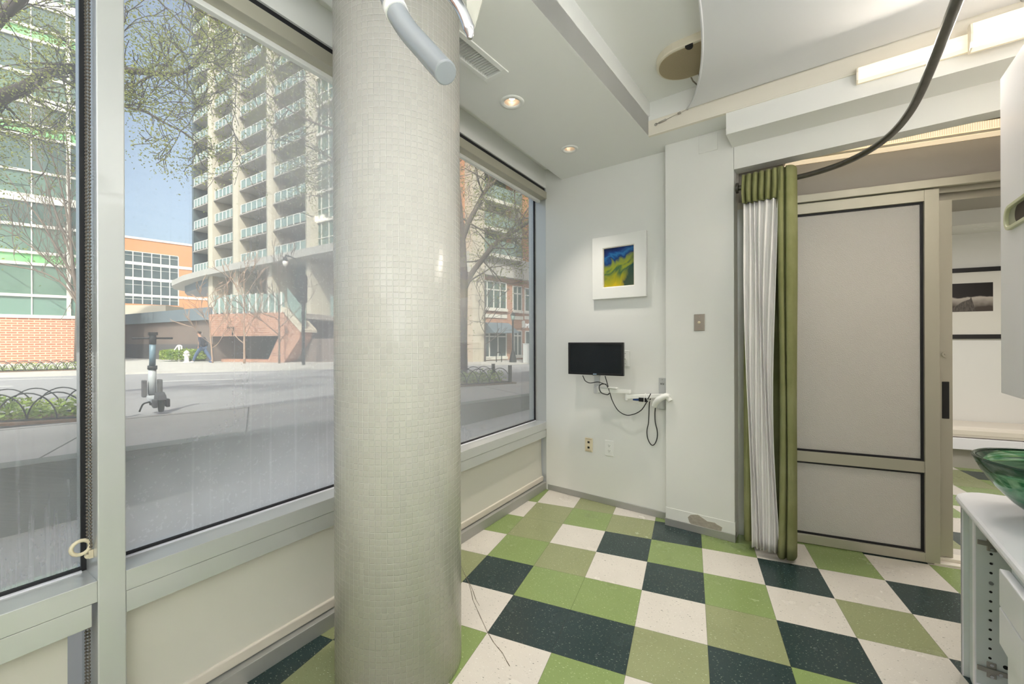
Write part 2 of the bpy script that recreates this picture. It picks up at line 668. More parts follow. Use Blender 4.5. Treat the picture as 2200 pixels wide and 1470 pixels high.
EX3, EY3 = Vector((EX.x, EX.y, 0)), Vector((EY.x, EY.y, 0))
DX = Vector((math.cos(D24), math.sin(D24), 0))
DY = Vector((-math.sin(D24), math.cos(D24), 0))
cut(mb, C0 + WY * 0.06, WY)
cut(mb, G(0, -3.4), -EY3)
cut(mb, D0 + DY * 3.05, DY)
cut(mb, D0 + DX * 4.2, DX)
bmesh.ops.remove_doubles(mb.bm, verts=mb.bm.verts, dist=1e-4)
floor = struct(mb.build('floor', [M['t_white'], M['t_light'], M['t_olive'], M['t_dark']], loc=FLOOR_O, rotz=FLOOR_A))


def grid(mbx, name, m, bevel=0, label=None):      # a piece of the room drawn in (g, h, z)
    return struct(mbx.build(name, m, rotz=A37, bevel=bevel), label)


def wpt(x, y):                        # window-wall coordinates -> (g, h)
    p = C0 + WX * x + WY * y
    return (p.dot(EX3), p.dot(EY3))


def dpt(x, y):
    p = D0 + DX * x + DY * y
    return (p.dot(EX3), p.dot(EY3))


def plate(outer, holes, z, up=0.0):
    """a level plate with real openings in it"""
    mbx = MB()
    bm = mbx.bm
    edges = []
    for loop in [outer] + holes:
        vs = [bm.verts.new((x, y, z)) for x, y in loop]
        for i in range(len(vs)):
            edges.append(bm.edges.new((vs[i], vs[(i + 1) % len(vs)])))
    bmesh.ops.triangle_fill(bm, use_beauty=True, use_dissolve=False, edges=edges)
    if up:
        r = bmesh.ops.extrude_face_region(bm, geom=bm.faces[:])
        for v in [e for e in r['geom'] if isinstance(e, bmesh.types.BMVert)]:
            v.co.z += up
    return mbx


ZC, ZU = 2.72, 2.96
GS, HL, HB, HP = -0.957, 2.826, 3.135, 3.04      # soffit edge, lip, back wall, pier front


def circ(c, r, n=24):
    return [(c[0] + r * math.cos(2 * math.pi * i / n), c[1] + r * math.sin(2 * math.pi * i / n)) for i in range(n)]


DL = [(-1.458, 1.942, 0.072), (-1.480, 2.670, 0.062)]
VENT = (-1.452, -1.306, 1.33, 1.712)
holes = [circ((a, b), r * 0.66) for a, b, r in DL] + [[(VENT[0] + .024, VENT[2] + .03), (VENT[1] - .027, VENT[2] + .03), (VENT[1] - .027, VENT[3] - .03), (VENT[0] + .024, VENT[3] - .03)]]
outer = [wpt(-7.6, -0.165), (GS, -3.4), (GS, HL), (-0.4, HL), (-0.4, 3.3), wpt(0.08, -0.165)]
grid(plate(outer, holes, ZC, 0.13), 'ceiling', M['ceil'])
mb = MB(); mb.box(GS - 0.02, GS, -3.4, HL + 0.03, ZC - 0.001, ZU + 0.02)
grid(mb, 'trim_1', M['ceil'])
mb = MB(); mb.box(GS - 0.3, 1.3, -3.4, HL + 0.25, ZU, ZU + 0.05)
grid(mb, 'ceiling_upper', M['ceil'])
mb = MB(); mb.box(GS, 1.3, HL + 0.03, HL + 0.06, 2.80, ZU)
grid(mb, 'wall_recess', M['ceil'])
mb = MB(); mb.box(GS, 1.3, HL - 0.004, HL + 0.03, ZC + 0.004, 2.818); mb.box(GS, 1.3, HL - 0.008, HL + 0.02, ZC - 0.006, ZC + 0.005)
grid(mb, 'trim_2', M['cream'], 0.002)
mb = MB(); mb.box(-0.48, 1.3, HL, HP, 2.583, ZC + 0.01)
grid(mb, 'trim_3', M['ceil'])
mb = MB(); mb.box(-0.47, 1.3, HP, HP + 0.10, 2.438, ZC + 0.01)
grid(mb, 'wall_header', M['wall'])
# pocket for the blinds over the windows
mb = MB(); mb.prism([wpt(-7.6, -0.17), wpt(-7.6, 0.14), wpt(0.1, 0.14), wpt(0.1, -0.17)], 2.845, 2.90)
grid(mb, 'ceiling_pocket', M['ceil'])
# back wall, pier, outer shell
mb = MB(); mb.prism([wpt(-0.013, -0.0), wpt(0.26, 0.0), (-0.80, 3.40), (-0.80, HB)], -0.4, 2.86)
grid(mb, 'wall_back', M['wall'])
mb = MB(); mb.box(-0.912, -0.472, HP, 3.42, 0, ZC + 0.1)
grid(mb, 'wall_pier', M['wall'], 0.004)
mb = MB(); mb.box(1.0, 1.12, -3.4, 2.95, 0, 3.0)
grid(mb, 'wall_right', M['wall'])
mb = MB(); mb.box(-5.5, 1.2, -3.5, -3.38, 0, 3.0)
grid(mb, 'wall_rear', M['taupe'])  # unseen wall, coloured darker to throw less light on the column
# baseboards
mb = MB(); mb.prism([wpt(-0.014, -0.012), (-0.91, HB - 0.012), (-0.91, HB + 0.02), wpt(0, 0.0)], 0, 0.05)
grid(mb, 'baseboard_back', M['base'], 0.002)
mb = MB(); mb.box(-0.918, -0.468, HP - 0.008, HP + 0.05, 0, 0.052)
grid(mb, 'baseboard_pier', M['base'], 0.002)
mb = MB(); mb.box(-0.914, -0.4695, HP - 0.003, HP + 0.03, 0.052, 0.128)
grid(mb, 'trim_4', M['wall'], 0.001)

# chipped patch of plaster low on the pier
mb = MB()
pts = [on_h(u, v, HP) for u, v in ((1478, 1111), (1484, 1106), (1500, 1106), (1510, 1113), (1520, 1120), (1536, 1123), (1541, 1127), (1552, 1133), (1550, 1141), (1536, 1142), (1516, 1136), (1505, 1137), (1490, 1131), (1481, 1121))]
mb.prism([(g, z) for g, z in pts], HP - 0.0045, HP + 0.001, 'y')
patch = tag(mb.build('plaster_chip', mat('bare_plaster', lin(170, 162, 150), 0.9, var=0.1, scale=40, bump=0.3), rotz=A37),
            'grey chip of bare plaster at the foot of the white pier', 'wall damage')

# hairline cracks in the vinyl near the column
def fpt(u, v):
    return inv @ at_z(u, v, 0.0)


M['crack'] = mat('crack', lin(96, 88, 74), 0.9)
for pts_ in ([(990, 1215), (997, 1232), (1006, 1250), (1012, 1270), (1016, 1290), (1026, 1312), (1034, 1330), (1046, 1356), (1060, 1380), (1068, 1390), (1080, 1404), (1088, 1420), (1095, 1432)],
             [(1008, 1252), (1016, 1270), (1022, 1288), (1030, 1302)]):
    mb = MB()
    P = [fpt(u, v) for u, v in pts_]
    for i in range(len(P) - 1):
        d_ = (P[i + 1] - P[i]).normalized(); q_ = Vector((-d_.y, d_.x, 0)) * (0.0016 if i % 2 else 0.0011)
        up_ = Vector((0, 0, 0.0006))
        mb.quad(P[i] - q_ + up_, P[i + 1] - q_ + up_, P[i + 1] + q_ + up_, P[i] + q_ + up_)
    mb.build('crack', M['crack'], floor)

# ------------------------------------------------------------------ window wall, in window coordinates: x along, y outwards
M['pane1'] = pane_mat('pane_light_condensation', 0.05, (-3.5, -2.9, 0.10), (1.1, 0.6, 0.12), 0.12, 0.14)
M['pane2'] = pane_mat('pane_fogged', 0.15, (-2.75, -1.6, 0.42), (1.05, 0.62, 0.38), 0.15, 0.07)
M['pane3'] = pane_mat('pane_hazy', 0.10, (-0.55, -1.5, 0.20), (1.2, 0.5, 0.08), 0.05, 0.05)
M['pane0'] = pane_mat('pane_clear', 0.04)
BAYS = [(-1.50, 0.0, 'pane3'), (-2.847, -1.565, 'pane2'), (-4.30, -2.912, 'pane1')]


def wempty(name):
    o = bpy.data.objects.new(name, None)
    o.location = C0
    o.rotation_euler = (0, 0, W57)
    COL.objects.link(o)
    return o


def frame_ring(mbx, x0, x1, z0, z1, w, y0, y1):
    mbx.box(x0, x1, y0, y1, z0, z0 + w); mbx.box(x0, x1, y0, y1, z1 - w, z1)
    mbx.box(x0, x0 + w, y0, y1, z0 + w, z1 - w); mbx.box(x1 - w, x1, y0, y1, z0 + w, z1 - w)
    return mbx


for i, (x0, x1, pm) in enumerate(BAYS):
    w = struct(wempty('window_%d' % (3 - i if i < 3 else i + 1)))
    mb = MB(); mb.box(x0, x1, 0, 0.16, 0.536, 0.60)
    mb.build('window_sill', M['alu'], w, bevel=0.0015)
    mb = MB()
    frame_ring(mb, x0, x1, 0.598, 2.70, 0.012, 0.124, 0.16)
    mb.box(x0, x1, 0.105, 0.16, 2.638, 2.85)
    mb.box(x0, x1, 0.10, 0.15, 0.0, 0.03); mb.box(x0, x1, 0.10, 0.15, 0.49, 0.536)
    mb.build('window_frame', M['alu'], w)
    mb = MB(); mb.box(x0 + 0.012, x1 - 0.012, 0.104, 0.116, 0.600, 0.604)
    mb.build('glazing_bead', M['lam'], w)
    mb = MB()
    frame_ring(mb, x0, x1, 0.600, 2.645, 0.012, 0.114, 0.128)
    mb.build('gasket', M['rubber'], w)
    mb = MB(); mb.box(x0 + 0.011, x1 - 0.011, 0.127, 0.131, 0.609, 2.64)
    mb.build('glass_pane', M[pm], w)
    mb = MB(); mb.box(x0 + 0.002, x1 - 0.002, 0.127, 0.131, 0.03, 0.49)
    mb.build('lower_pane', M['pane0'], w)
    # curb at the foot of the glazing
    mb = MB(); mb.box(x0, x1, 0, 0.16, 0, 0.066)
    struct(mb.build('baseboard_window', M['base'], loc=C0, rotz=W57, bevel=0.002))
    # lining over the head
    mb = MB(); mb.box(x0, x1, 0.0, 0.10, 2.683, 2.846)
    struct(mb.build('trim_5', M['ceil'], loc=C0, rotz=W57))
for x0, x1 in ((-1.565, -1.50), (-2.912, -2.847), (-4.365, -4.30)):
    mb = MB(); mb.box(x0, x1, -0.002, 0.17, 0, 2.846)
    struct(mb.build('trim_6', M['alu'], loc=C0, rotz=W57, bevel=0.003))
mb = MB(); mb.box(-0.001, 0.02, 0.0, 0.18, 0, 2.9)
struct(mb.build('trim_7', M['alu'], loc=C0, rotz=W57))

WH = {0: ('right window beside the framed painting', 'behind and to the right of the tiled column'), 1: ('fogged middle window', 'left of the tiled column'), 2: ('window at the left edge of the picture', 'with a bead chain')}
for i, (x0, x1, pm) in enumerate(BAYS[:3]):
    where = ['under the far window, running to the back wall corner', 'under the fogged window left of the tiled column', 'under the window at the left end, beyond the bead chain'][i]
    r = thing('roller_blind', 'lowered cream roller blind ' + where, 'window blind', C0, W57, 'lower roller blinds')
    e = 0.012 if i != 2 else 0.022
    mb = MB(); mb.box(x0 + 0.001, x1 - (0.002 if i != 2 else 0.012), 0.002, 0.075, 0.467, 0.5345)
    mb.build('cassette', M['alu'], r, bevel=0.0015)
    gap = 0.055 if i == 2 else 0.022
    mb = MB()
    n = 24
    for k in range(n):
        a, b = x0 + 0.012 + (x1 - gap - x0 - 0.012) * k / n, x0 + 0.012 + (x1 - gap - x0 - 0.012) * (k + 1) / n
        zz = [0.475, 0.32, 0.19, 0.115]
        yy = [0.045, 0.047, 0.044, 0.038]
        for j in range(3):
            f = mb.bm.faces.new([mb.bm.verts.new(p) for p in ((a, yy[j + 1], zz[j + 1]), (b, yy[j + 1], zz[j + 1]), (b, yy[j], zz[j]), (a, yy[j], zz[j]))])
            f.smooth = True
    bmesh.ops.remove_doubles(mb.bm, verts=mb.bm.verts, dist=1e-5)
    mb.build('fabric', M['blind'], r)
    mb = MB(); mb.box(x0 + 0.008, x1 - gap + 0.003, 0.026, 0.052, 0.072, 0.116)
    mb.build('bottom_rail', M['hem'], r, bevel=0.005)
    r = thing('blind_cassette', ['raised roller blind in a grey cassette over the far window by the corner', 'raised roller blind in a grey cassette over the fogged middle window', 'raised roller blind in a grey cassette over the window at the left edge'][i], 'window blind', C0, W57, 'raised roller blinds')
    mb = MB(); mb.box(x0 + 0.004, x1 - 0.015, -0.012, 0.085, 2.583, 2.645)
    mb.build('fascia', M['alu2'], r, bevel=0.002)
    mb = MB(); mb.box(x0 + 0.004, x1 - 0.012, 0.012, 0.080, 2.645, 2.683)
    mb.build('dark_slot_strip', M['rubber'], r)  # black strip stands in for the dark gap of the slot
    mb = MB(); mb.box(x0 + 0.01, x1 - 0.02, 0.05, 0.078, 2.562, 2.585)
    mb.build('bottom_bar', M['white'], r, bevel=0.003)


def bead_chain(name, x, y0, y1, z0, z1, label, ring=True):
    r = thing(name, label, 'bead chain', C0 + WX * x + WY * y0 + Vector((0, 0, z0)), W57, 'blind bead chains')
    mb = MB()
    n = int((z1 - z0) / 0.0105)
    for yy in (0.0, y1 - y0):
        for k in range(n):
            m = Matrix.Translation((0, yy, 0.0105 * k + (0.005 if yy else 0))) @ Matrix.Scale(0.0042, 4)
            bmesh.ops.create_icosphere(mb.bm, subdivisions=1, radius=1.0, matrix=m)
        mb.tube([(0, yy, 0), (0, yy, z1 - z0)], 0.0012, 4)
    mb.build('beads', mat('dark_bead_metal', lin(116, 108, 98), 0.4, 0.6), r)
    if ring:
        mb = MB()
        ym = (y1 - y0) / 2
        mb.tube([(-0.018 + 0.021 * math.cos(t * math.pi / 8), ym, 0.021 * math.sin(t * math.pi / 8)) for t in range(17)], 0.0055, 8)
        mb.cyl((-0.004, ym, -0.032), 0.006, -0.006, 0.006, 'y', 10)
        mb.box(-0.002, 0.0085, ym - 0.006, ym + 0.006, -0.04, -0.015)
        mb.build('tension_ring', M['ivory'], r)
    return r


bead_chain('bead_chain', -2.921, 0.026, 0.062, 0.70, 2.58, 'long metal bead chain with a cream tension ring beside the left mullion')
bead_chain('bead_chain', -2.921, 0.046, 0.080, 0.09, 0.465, 'short metal bead chain below the sill at the left end', False)

# ------------------------------------------------------------------ tiled column
m, nt, p, out = node_mat('mosaic_tile')
tc = nt.nodes.new('ShaderNodeTexCoord')
br = nt.nodes.new('ShaderNodeTexBrick')
br.offset = 0.0
br.inputs['Scale'].default_value = 1.0
br.inputs['Brick Width'].default_value = 1.0
br.inputs['Row Height'].default_value = 1.0
br.inputs['Mortar Size'].default_value = 0.07
br.inputs['Mortar Smooth'].default_value = 0.6
br.inputs['Color1'].default_value = lin(208, 205, 198)
br.inputs['Color2'].default_value = lin(203, 200, 194)
br.inputs['Mortar'].default_value = lin(234, 232, 226)
nt.links.new(tc.outputs['UV'], br.inputs['Vector'])
nt.links.new(br.outputs[0], p.inputs['Base Color'])
p.inputs['Roughness'].default_value = 0.22
bp = nt.nodes.new('ShaderNodeBump')
bp.invert = True
bp.inputs['Strength'].default_value = 0.8
bp.inputs['Distance'].default_value = 0.002
nt.links.new(br.outputs['Fac'], bp.inputs['Height'])
nt.links.new(bp.outputs[0], p.inputs['Normal'])
M['mosaic'] = m
bm = bmesh.new()
uvl = bm.loops.layers.uv.new('uv')
CR, CN, CH = 0.252, 72, 2.74
rings = [[bm.verts.new((CR * math.cos(2 * math.pi * k / 144), CR * math.sin(2 * math.pi * k / 144), z)) for k in range(144)] for z in (0, CH)]
for k in range(144):
    l = (k + 1) % 144
    f = bm.faces.new([rings[0][k], rings[0][l], rings[1][l], rings[1][k]])
    f.smooth = True
    for lp, uv in zip(f.loops, ((k / 2, 0), ((k + 1) / 2, 0), ((k + 1) / 2, CH / 0.022), (k / 2, CH / 0.022))):
        lp[uvl].uv = uv
bm.faces.new(rings[0][::-1])
bm.faces.new(rings[1])
me = bpy.data.meshes.new('column')
bm.to_mesh(me)
bm.free()
me.materials.append(M['mosaic'])
col = bpy.data.objects.new('column', me)
col.location = (-0.4687, 1.7275, 0)
COL.objects.link(col)
struct(col, 'round column clad in small white mosaic tiles')

# ------------------------------------------------------------------ sliding door wall, in door coordinates
def dobj(mbx, name, m, parent=None, bevel=0.0):
    if parent is not None:
        return mbx.build(name, m, parent, bevel=bevel)
    return struct(mbx.build(name, m, loc=D0, rotz=D24, bevel=bevel))


def dempty(name):
    o = bpy.data.objects.new(name, None)
    o.location = D0
    o.rotation_euler = (0, 0, D24)
    COL.objects.link(o)
    return struct(o)


for nm, x0, x1, y0, zt, zb in (('door_1', -0.27, 0.728, 0.0, 2.207, 0.004), ('door_2', -0.18, 0.810, 0.062, 2.15, 0.032)):
    d = dempty(nm)
    sw, y1 = 0.066, y0 + 0.042
    mb = MB()
    mb.box(x0, x0 + sw, y0, y1, zb, zt); mb.box(x1 - sw, x1, y0, y1, zb, zt)
    mb.box(x0 + sw, x1 - sw, y0, y1, zt - sw, zt); mb.box(x0 + sw, x1 - sw, y0, y1, zb, zb + 0.055)
    mb.box(x0 + sw, x1 - sw, y0 + 0.004, y1, 0.532, 0.598)
    mb.build('door_frame', M['alu2'], d, bevel=0.0015)
    mb = MB()
    for z0, z1 in ((0.598, zt - sw), (zb + 0.055, 0.532)):
        frame_ring(mb, x0 + sw, x1 - sw, z0, z1, 0.013, y0 + 0.016, y0 + 0.034)
    mb.build('gasket', M['rubber'], d)
    for z0, z1 in ((0.605, zt - sw - 0.006), (zb + 0.06, 0.526)):
        mb = MB(); mb.box(x0 + sw + 0.006, x1 - sw - 0.006, y0 + 0.022, y0 + 0.028, z0, z1)
        mb.build('frosted_pane', M['frost'], d)
    if nm == 'door_2':
        mb = MB(); mb.cyl((0.777, y0, 1.233), 0.017, -0.007, 0.004, 'y', 20); mb.box(0.771, 0.783, y0 - 0.011, y0 - 0.006, 1.23, 1.237)
        mb.build('lock', M['alu2'], d)
        mb = MB(); mb.box(0.762, 0.795, y0 - 0.003, y0 + 0.004, 0.852, 1.072)
        mb.build('door_handle', M['black'], d, bevel=0.003)
mb = MB(); mb.box(-0.335, -0.272, -0.03, 0.12, 0, 2.21); mb.box(1.42, 1.50, -0.02, 0.12, 0, 2.21)
dobj(mb, 'trim_8', M['alu'], bevel=0.002)
mb = MB(); mb.box(-0.335, 1.50, -0.022, 0.006, 2.212, 2.258); mb.box(-0.335, 1.5, 0.006, 0.135, 2.225, 2.258)
mb.box(-0.335, 1.5, 0.05, 0.058, 2.19, 2.225); mb.box(-0.335, 1.5, 0.108, 0.114, 2.155, 2.225)
dobj(mb, 'trim_9', M['alu2'], bevel=0.001)
mb = MB(); mb.box(0.70, 1.42, 0.045, 0.13, 0, 0.03); mb.box(0.70, 1.42, 0.0, 0.045, 0, 0.012)
dobj(mb, 'trim_10', M['cream'], bevel=0.002)
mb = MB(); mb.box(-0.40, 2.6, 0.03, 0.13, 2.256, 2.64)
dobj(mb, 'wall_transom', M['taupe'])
mb = MB(); mb.box(1.5, 2.6, -0.02, 0.13, 0, 2.26)
dobj(mb, 'wall_door', M['wall'])
# room beyond
mb = MB(); mb.box(-0.9, 4.2, 3.0, 3.1, 0, 2.7)
dobj(mb, 'wall_far', M['wall'])
mb = MB(); mb.box(-0.9, -0.8, 0.3, 3.0, 0, 2.7)
dobj(mb, 'wall_far_left', M['wall'])
mb = MB(); mb.box(4.1, 4.2, -0.9, 3.0, 0, 2.7)
dobj(mb, 'wall_far_right', M['wall'])
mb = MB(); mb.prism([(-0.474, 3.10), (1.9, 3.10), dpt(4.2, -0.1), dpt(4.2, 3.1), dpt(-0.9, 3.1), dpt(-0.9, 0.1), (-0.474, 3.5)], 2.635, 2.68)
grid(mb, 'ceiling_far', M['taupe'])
mb = MB(); mb.box(-0.8, 4.1, 2.5, 3.0, 2.49, 2.64)
dobj(mb, 'trim_11', M['ceil'])

# ------------------------------------------------------------------ the room beyond: bench, framed photograph, lamp
b = thing('bench', 'built-in white bench with pale cushion in the room past the sliding door', 'bench', D0 + DX * 1.9 + DY * 2.5, D24)
mb = MB(); mb.box(-1.7, 2.1, 0.0, 0.5, 0.20, 0.315)
mb.build('seat_box', M['lam'], b, bevel=0.004)
mb = MB(); mb.box(-1.7, 2.1, 0.06, 0.5, 0, 0.20)
mb.build('plinth', mat('grey_plinth', lin(172, 168, 160), 0.6), b)
mb = MB(); mb.box(-1.68, 2.08, 0.01, 0.49, 0.318, 0.43)
mb.build('cushion', mat('pale_vinyl', lin(230, 222, 210), 0.45, bump=0.35, bscale=9), b, bevel=0.035)

x_art, z_art = on_line(2131, 677, D0 + DY * 3.0, D24)
f = thing('framed_photograph', 'black-framed monochrome photograph seen through the open sliding door', 'picture', D0 + DX * (x_art - 0.35) + DY * 3.0 + Vector((0, 0, 1.33)), D24)
mb = MB(); frame_ring(mb, -0.78, 0.78, 0, 0.78, 0.048, -0.03, 0.0)
mb.build('frame', M['black'], f, bevel=0.002)
mb = MB(); mb.box(-0.735, 0.735, -0.018, -0.004, 0.046, 0.735)
mb.build('mat_board', mat('mat_board', lin(226, 224, 216), 0.8), f)
m, nt, p, out = node_mat('monochrome_print')
tc = nt.nodes.new('ShaderNodeTexCoord')
sp = nt.nodes.new('ShaderNodeSeparateXYZ')
nt.links.new(tc.outputs['Object'], sp.inputs[0])
nz = nt.nodes.new('ShaderNodeTexNoise'); nz.inputs['Scale'].default_value = 9
nt.links.new(tc.outputs['Object'], nz.inputs[0])
ad = nt.nodes.new('ShaderNodeMath'); ad.operation = 'MULTIPLY_ADD'
nt.links.new(nz.outputs[0], ad.inputs[0]); ad.inputs[1].default_value = -0.10
nt.links.new(sp.outputs[2], ad.inputs[2])
rp = nt.nodes.new('ShaderNodeValToRGB')
rp.color_ramp.elements[0].position = 0.30; rp.color_ramp.elements[0].color = lin(70, 62, 56)
rp.color_ramp.elements[1].position = 0.40; rp.color_ramp.elements[1].color = lin(190, 182, 172)
e_ = rp.color_ramp.elements.new(0.415); e_.color = lin(24, 22, 22)
nt.links.new(ad.outputs[0], rp.inputs[0])
nt.links.new(rp.outputs[0], p.inputs['Base Color'])
p.inputs['Roughness'].default_value = 0.3
mb = MB(); mb.box(-0.35, 0.35, -0.021, -0.017, 0.30, 0.612)
mb.build('print', m, f)
mb = MB(); mb.prism([(-0.02, 0.302), (0.21, 0.302), (0.19, 0.40), (0.175, 0.46), (0.165, 0.435), (0.10, 0.405)], -0.0225, -0.0210, 'y')
mb.build('leaf_shape', mat('grey_print', lin(84, 78, 72), 0.5, var=0.5, scale=30, stretch=(3, 1, 1)), f)


def downlight(c, r, z, label, lit=True, tilt=0.0, rotz=A37, loc=None):
    o = thing('recessed_downlight', label, 'ceiling light', loc if loc is not None else G(c[0], c[1], z), rotz, 'recessed downlights')
    mb = MB()
    mb.lathe([(r * 0.62, 0.002), (r * 0.66, -0.006), (r * 0.96, -0.006), (r, -0.001), (r, 0.001), (r * 0.62, 0.004)], 36)
    mb.build('trim_ring', M['white'], o)
    mb = MB()
    mb.lathe([(r * 0.64, 0.002), (r * 0.58, 0.02), (r * 0.46, 0.042), (0.0001, 0.044)], 28)
    mb.build('reflector', M['reflector'], o)
    if lit:
        mb = MB(); mb.ball((tilt, tilt * 0.5, 0.026), r * 0.27, 12, (1, 1, 0.7))
        mb.build('bulb', M['bulb'], o)
    return o


downlight(DL[0][:2], DL[0][2], ZC, 'recessed ceiling downlight between the vent and the smaller light')
downlight(DL[1][:2], DL[1][2], ZC, 'small recessed downlight nearest the back wall, above the painting', True, 0.012)
xa, za = on_line(2112, 496, D0 + DY * 2.72, D24)
downlight(None, 0.075, 2.49, 'recessed downlight in the soffit beyond the open sliding door', True, 0.0, D24, D0 + DX * xa + DY * 2.72 + Vector((0, 0, 2.489)))

# vent in the soffit
v = thing('ceiling_vent', 'white rectangular louvred vent in the soffit beside the column', 'air vent', G((VENT[0] + VENT[1]) / 2, (VENT[2] + VENT[3]) / 2, ZC), A37)
w2, l2 = (VENT[1] - VENT[0]) / 2, (VENT[3] - VENT[2]) / 2
mb = MB()
for x0, x1, y0, y1 in ((-w2, w2, -l2, -l2 + .03), (-w2, w2, l2 - .03, l2), (-w2, -w2 + .024, -l2 + .03, l2 - .03), (w2 - .027, w2, -l2 + .03, l2 - .03)):
    mb.box(x0, x1, y0, y1, -0.006, 0.004)
mb.build('frame', M['white'], v, bevel=0.002)
mb = MB()
for k in range(20):
    y = -l2 + 0.036 + k * (2 * l2 - 0.07) / 19
    mb.hull8([(-w2 + .024, y, 0.0), (w2 - .027, y, 0.0), (w2 - .027, y + .0015, 0.0), (-w2 + .024, y + .0015, 0.0)],
             [(-w2 + .024, y - .002, 0.012), (w2 - .027, y - .002, 0.012), (w2 - .027, y, 0.012), (-w2 + .024, y, 0.012)])
mb.build('louvres', M['white'], v)
mb = MB(); mb.box(-w2 + .02, w2 - .02, -l2 + .026, l2 - .026, 0.06, 0.064)
mb.build('duct', M['hole'], v)

# fluorescent strips on the beam
def strip(name, label, g0, g1, h, z0, z1, depth, lensmat, group):
    o = thing(name, label, 'ceiling light', G(g0, h, z0), A37, group)
    L_ = g1 - g0
    mb = MB(); mb.box(0, L_, -0.012, 0, 0, z1 - z0)
    mb.build('housing', M['lampbody'], o)
    mb = MB()
    prof = [(-0.012, z1 - z0), (-depth, z1 - z0 - 0.012), (-depth - 0.008, (z1 - z0) * 0.5), (-depth + 0.004, 0.006), (-0.012, 0.0)]
    mb.prism([(y, z) for y, z in prof], 0.004, L_ - 0.004, 'x')
    mb.build('diffuser', lensmat, o, bevel=0.004)
    mb = MB(); mb.prism([(y * 1.03, z) for y, z in prof], -0.001, 0.006, 'x')
    mb.build('end_cap', M['lampbody'], o)
    return o


strip('fluorescent_strip', 'lit fluorescent strip on the beam, thin one left of the curved rod', 0.135, 0.56, HL, 2.655, 2.735, 0.045, M['lens'], 'fluorescent strips on the beam')
strip('fluorescent_strip', 'lit fluorescent strip on the beam at the right edge, overlapping its neighbour', 0.525, 1.0, HL - 0.058, 2.62, 2.745, 0.05, M['lens'], 'fluorescent strips on the beam')

o = thing('doorway_light', 'long warm strip light with ribbed lens above the sliding door', 'wall light', D0 + DX * -0.046 + DY * 0.03 + Vector((0, 0, 2.475)), D24)
mb = MB(); mb.box(0, 1.5, -0.085, 0, 0.0, 0.012)
mb.build('valance', M['lampbody'], o)
mb = MB(); mb.box(0.01, 1.49, -0.082, -0.01, 0.012, 0.062)
mb.build('housing', M['lampbody'], o)
mb = MB()
n = 150
for k in range(n):
    x = 0.012 + 1.476 * k / n
    mb.box(x, x + 1.476 / n * 0.8, -0.089, -0.080, 0.016, 0.060)
mb.box(0.01, 1.49, -0.085, -0.078, 0.014, 0.062)
mb.build('ribbed_lens', M['lens2'], o)
mb = MB(); mb.box(0.012, 1.488, -0.078, -0.008, -0.004, 0.0)
mb.build('lower_lens', M['lens2'], o)

# ------------------------------------------------------------------ canopy, speaker, curtain and its rod
cn = thing('fabric_canopy', 'white stretched fabric canopy under the ceiling recess', 'canopy', G(0, 0, 2.79), A37)


def bow(t):
    return max(0.0, 1 - (2 * t - 1) ** 2) ** 0.8


def canopy_pt(i, j):                  # i across (g), j along (h), both 0..1
    gl, gr = -0.70 + 0.30 * bow(j), 0.70 - 0.20 * bow(j)
    hn, hf = 0.10 + 0.25 * bow(i), 2.80 - 0.012 * bow(i)
    return (gl + (gr - gl) * i, hn + (hf - hn) * j, 0.012 - 0.05 * math.sin(math.pi * i) * math.sin(math.pi * j))


N1, N2 = 28, 44
mb = MB()
vs = [[mb.bm.verts.new(canopy_pt(i / N1, j / N2)) for j in range(N2 + 1)] for i in range(N1 + 1)]
for i in range(N1):
    for j in range(N2):
        mb.bm.faces.new([vs[i][j], vs[i + 1][j], vs[i + 1][j + 1], vs[i][j + 1]]).smooth = True
mb.build('fabric', M['canopy'], cn)
mb = MB()
for e in ([canopy_pt(0, j / 60) for j in range(61)], [canopy_pt(1, j / 60) for j in range(61)]):
    mb.tube(e, 0.0065, 6)
mb.build('hem', M['canopy'], cn)
for sx, (u0, v0) in ((-1, (1409, 268)), (1, None or (0, 0))):
    hook = (-0.905, HL - 0.006, -0.012) if sx < 0 else (0.90, HL - 0.02, 0.03)
    cr = (-0.70 * -sx, 2.80, 0.012)
    mb = MB(); mb.tube([hook, cr], 0.0018, 6)
    a, b_ = Vector(hook), Vector(cr)
    mb.tube([a + (b_ - a) * 0.10, a + (b_ - a) * 0.34], 0.006, 8)
    mb.tube([a + (b_ - a) * 0.72, a + (b_ - a) * 0.80], 0.007, 8)
    mb.build('tie_cable', M['steel'], cn)
    mb = MB(); mb.tube([(hook[0] + 0.008 * math.cos(t), hook[1] + 0.0, hook[2] + 0.008 * math.sin(t)) for t in [k * math.pi / 6 for k in range(13)]], 0.0022, 6)
    mb.build('eye_hook', M['steel'], cn)

sp_ = thing('ceiling_speaker', 'beige oval speaker in the ceiling recess half behind the canopy', 'speaker', G(-0.545, 2.513, 2.915), A37)


def stadium(hl, r, n=18):
    pts = []
    for k in range(n + 1):
        a = -math.pi / 2 + math.pi * k / n
        pts.append((hl - r + r * math.cos(a), r * math.sin(a)))
    for k in range(n + 1):
        a = math.pi / 2 + math.pi * k / n
        pts.append((-(hl - r) + r * math.cos(a), r * math.sin(a)))
    return pts


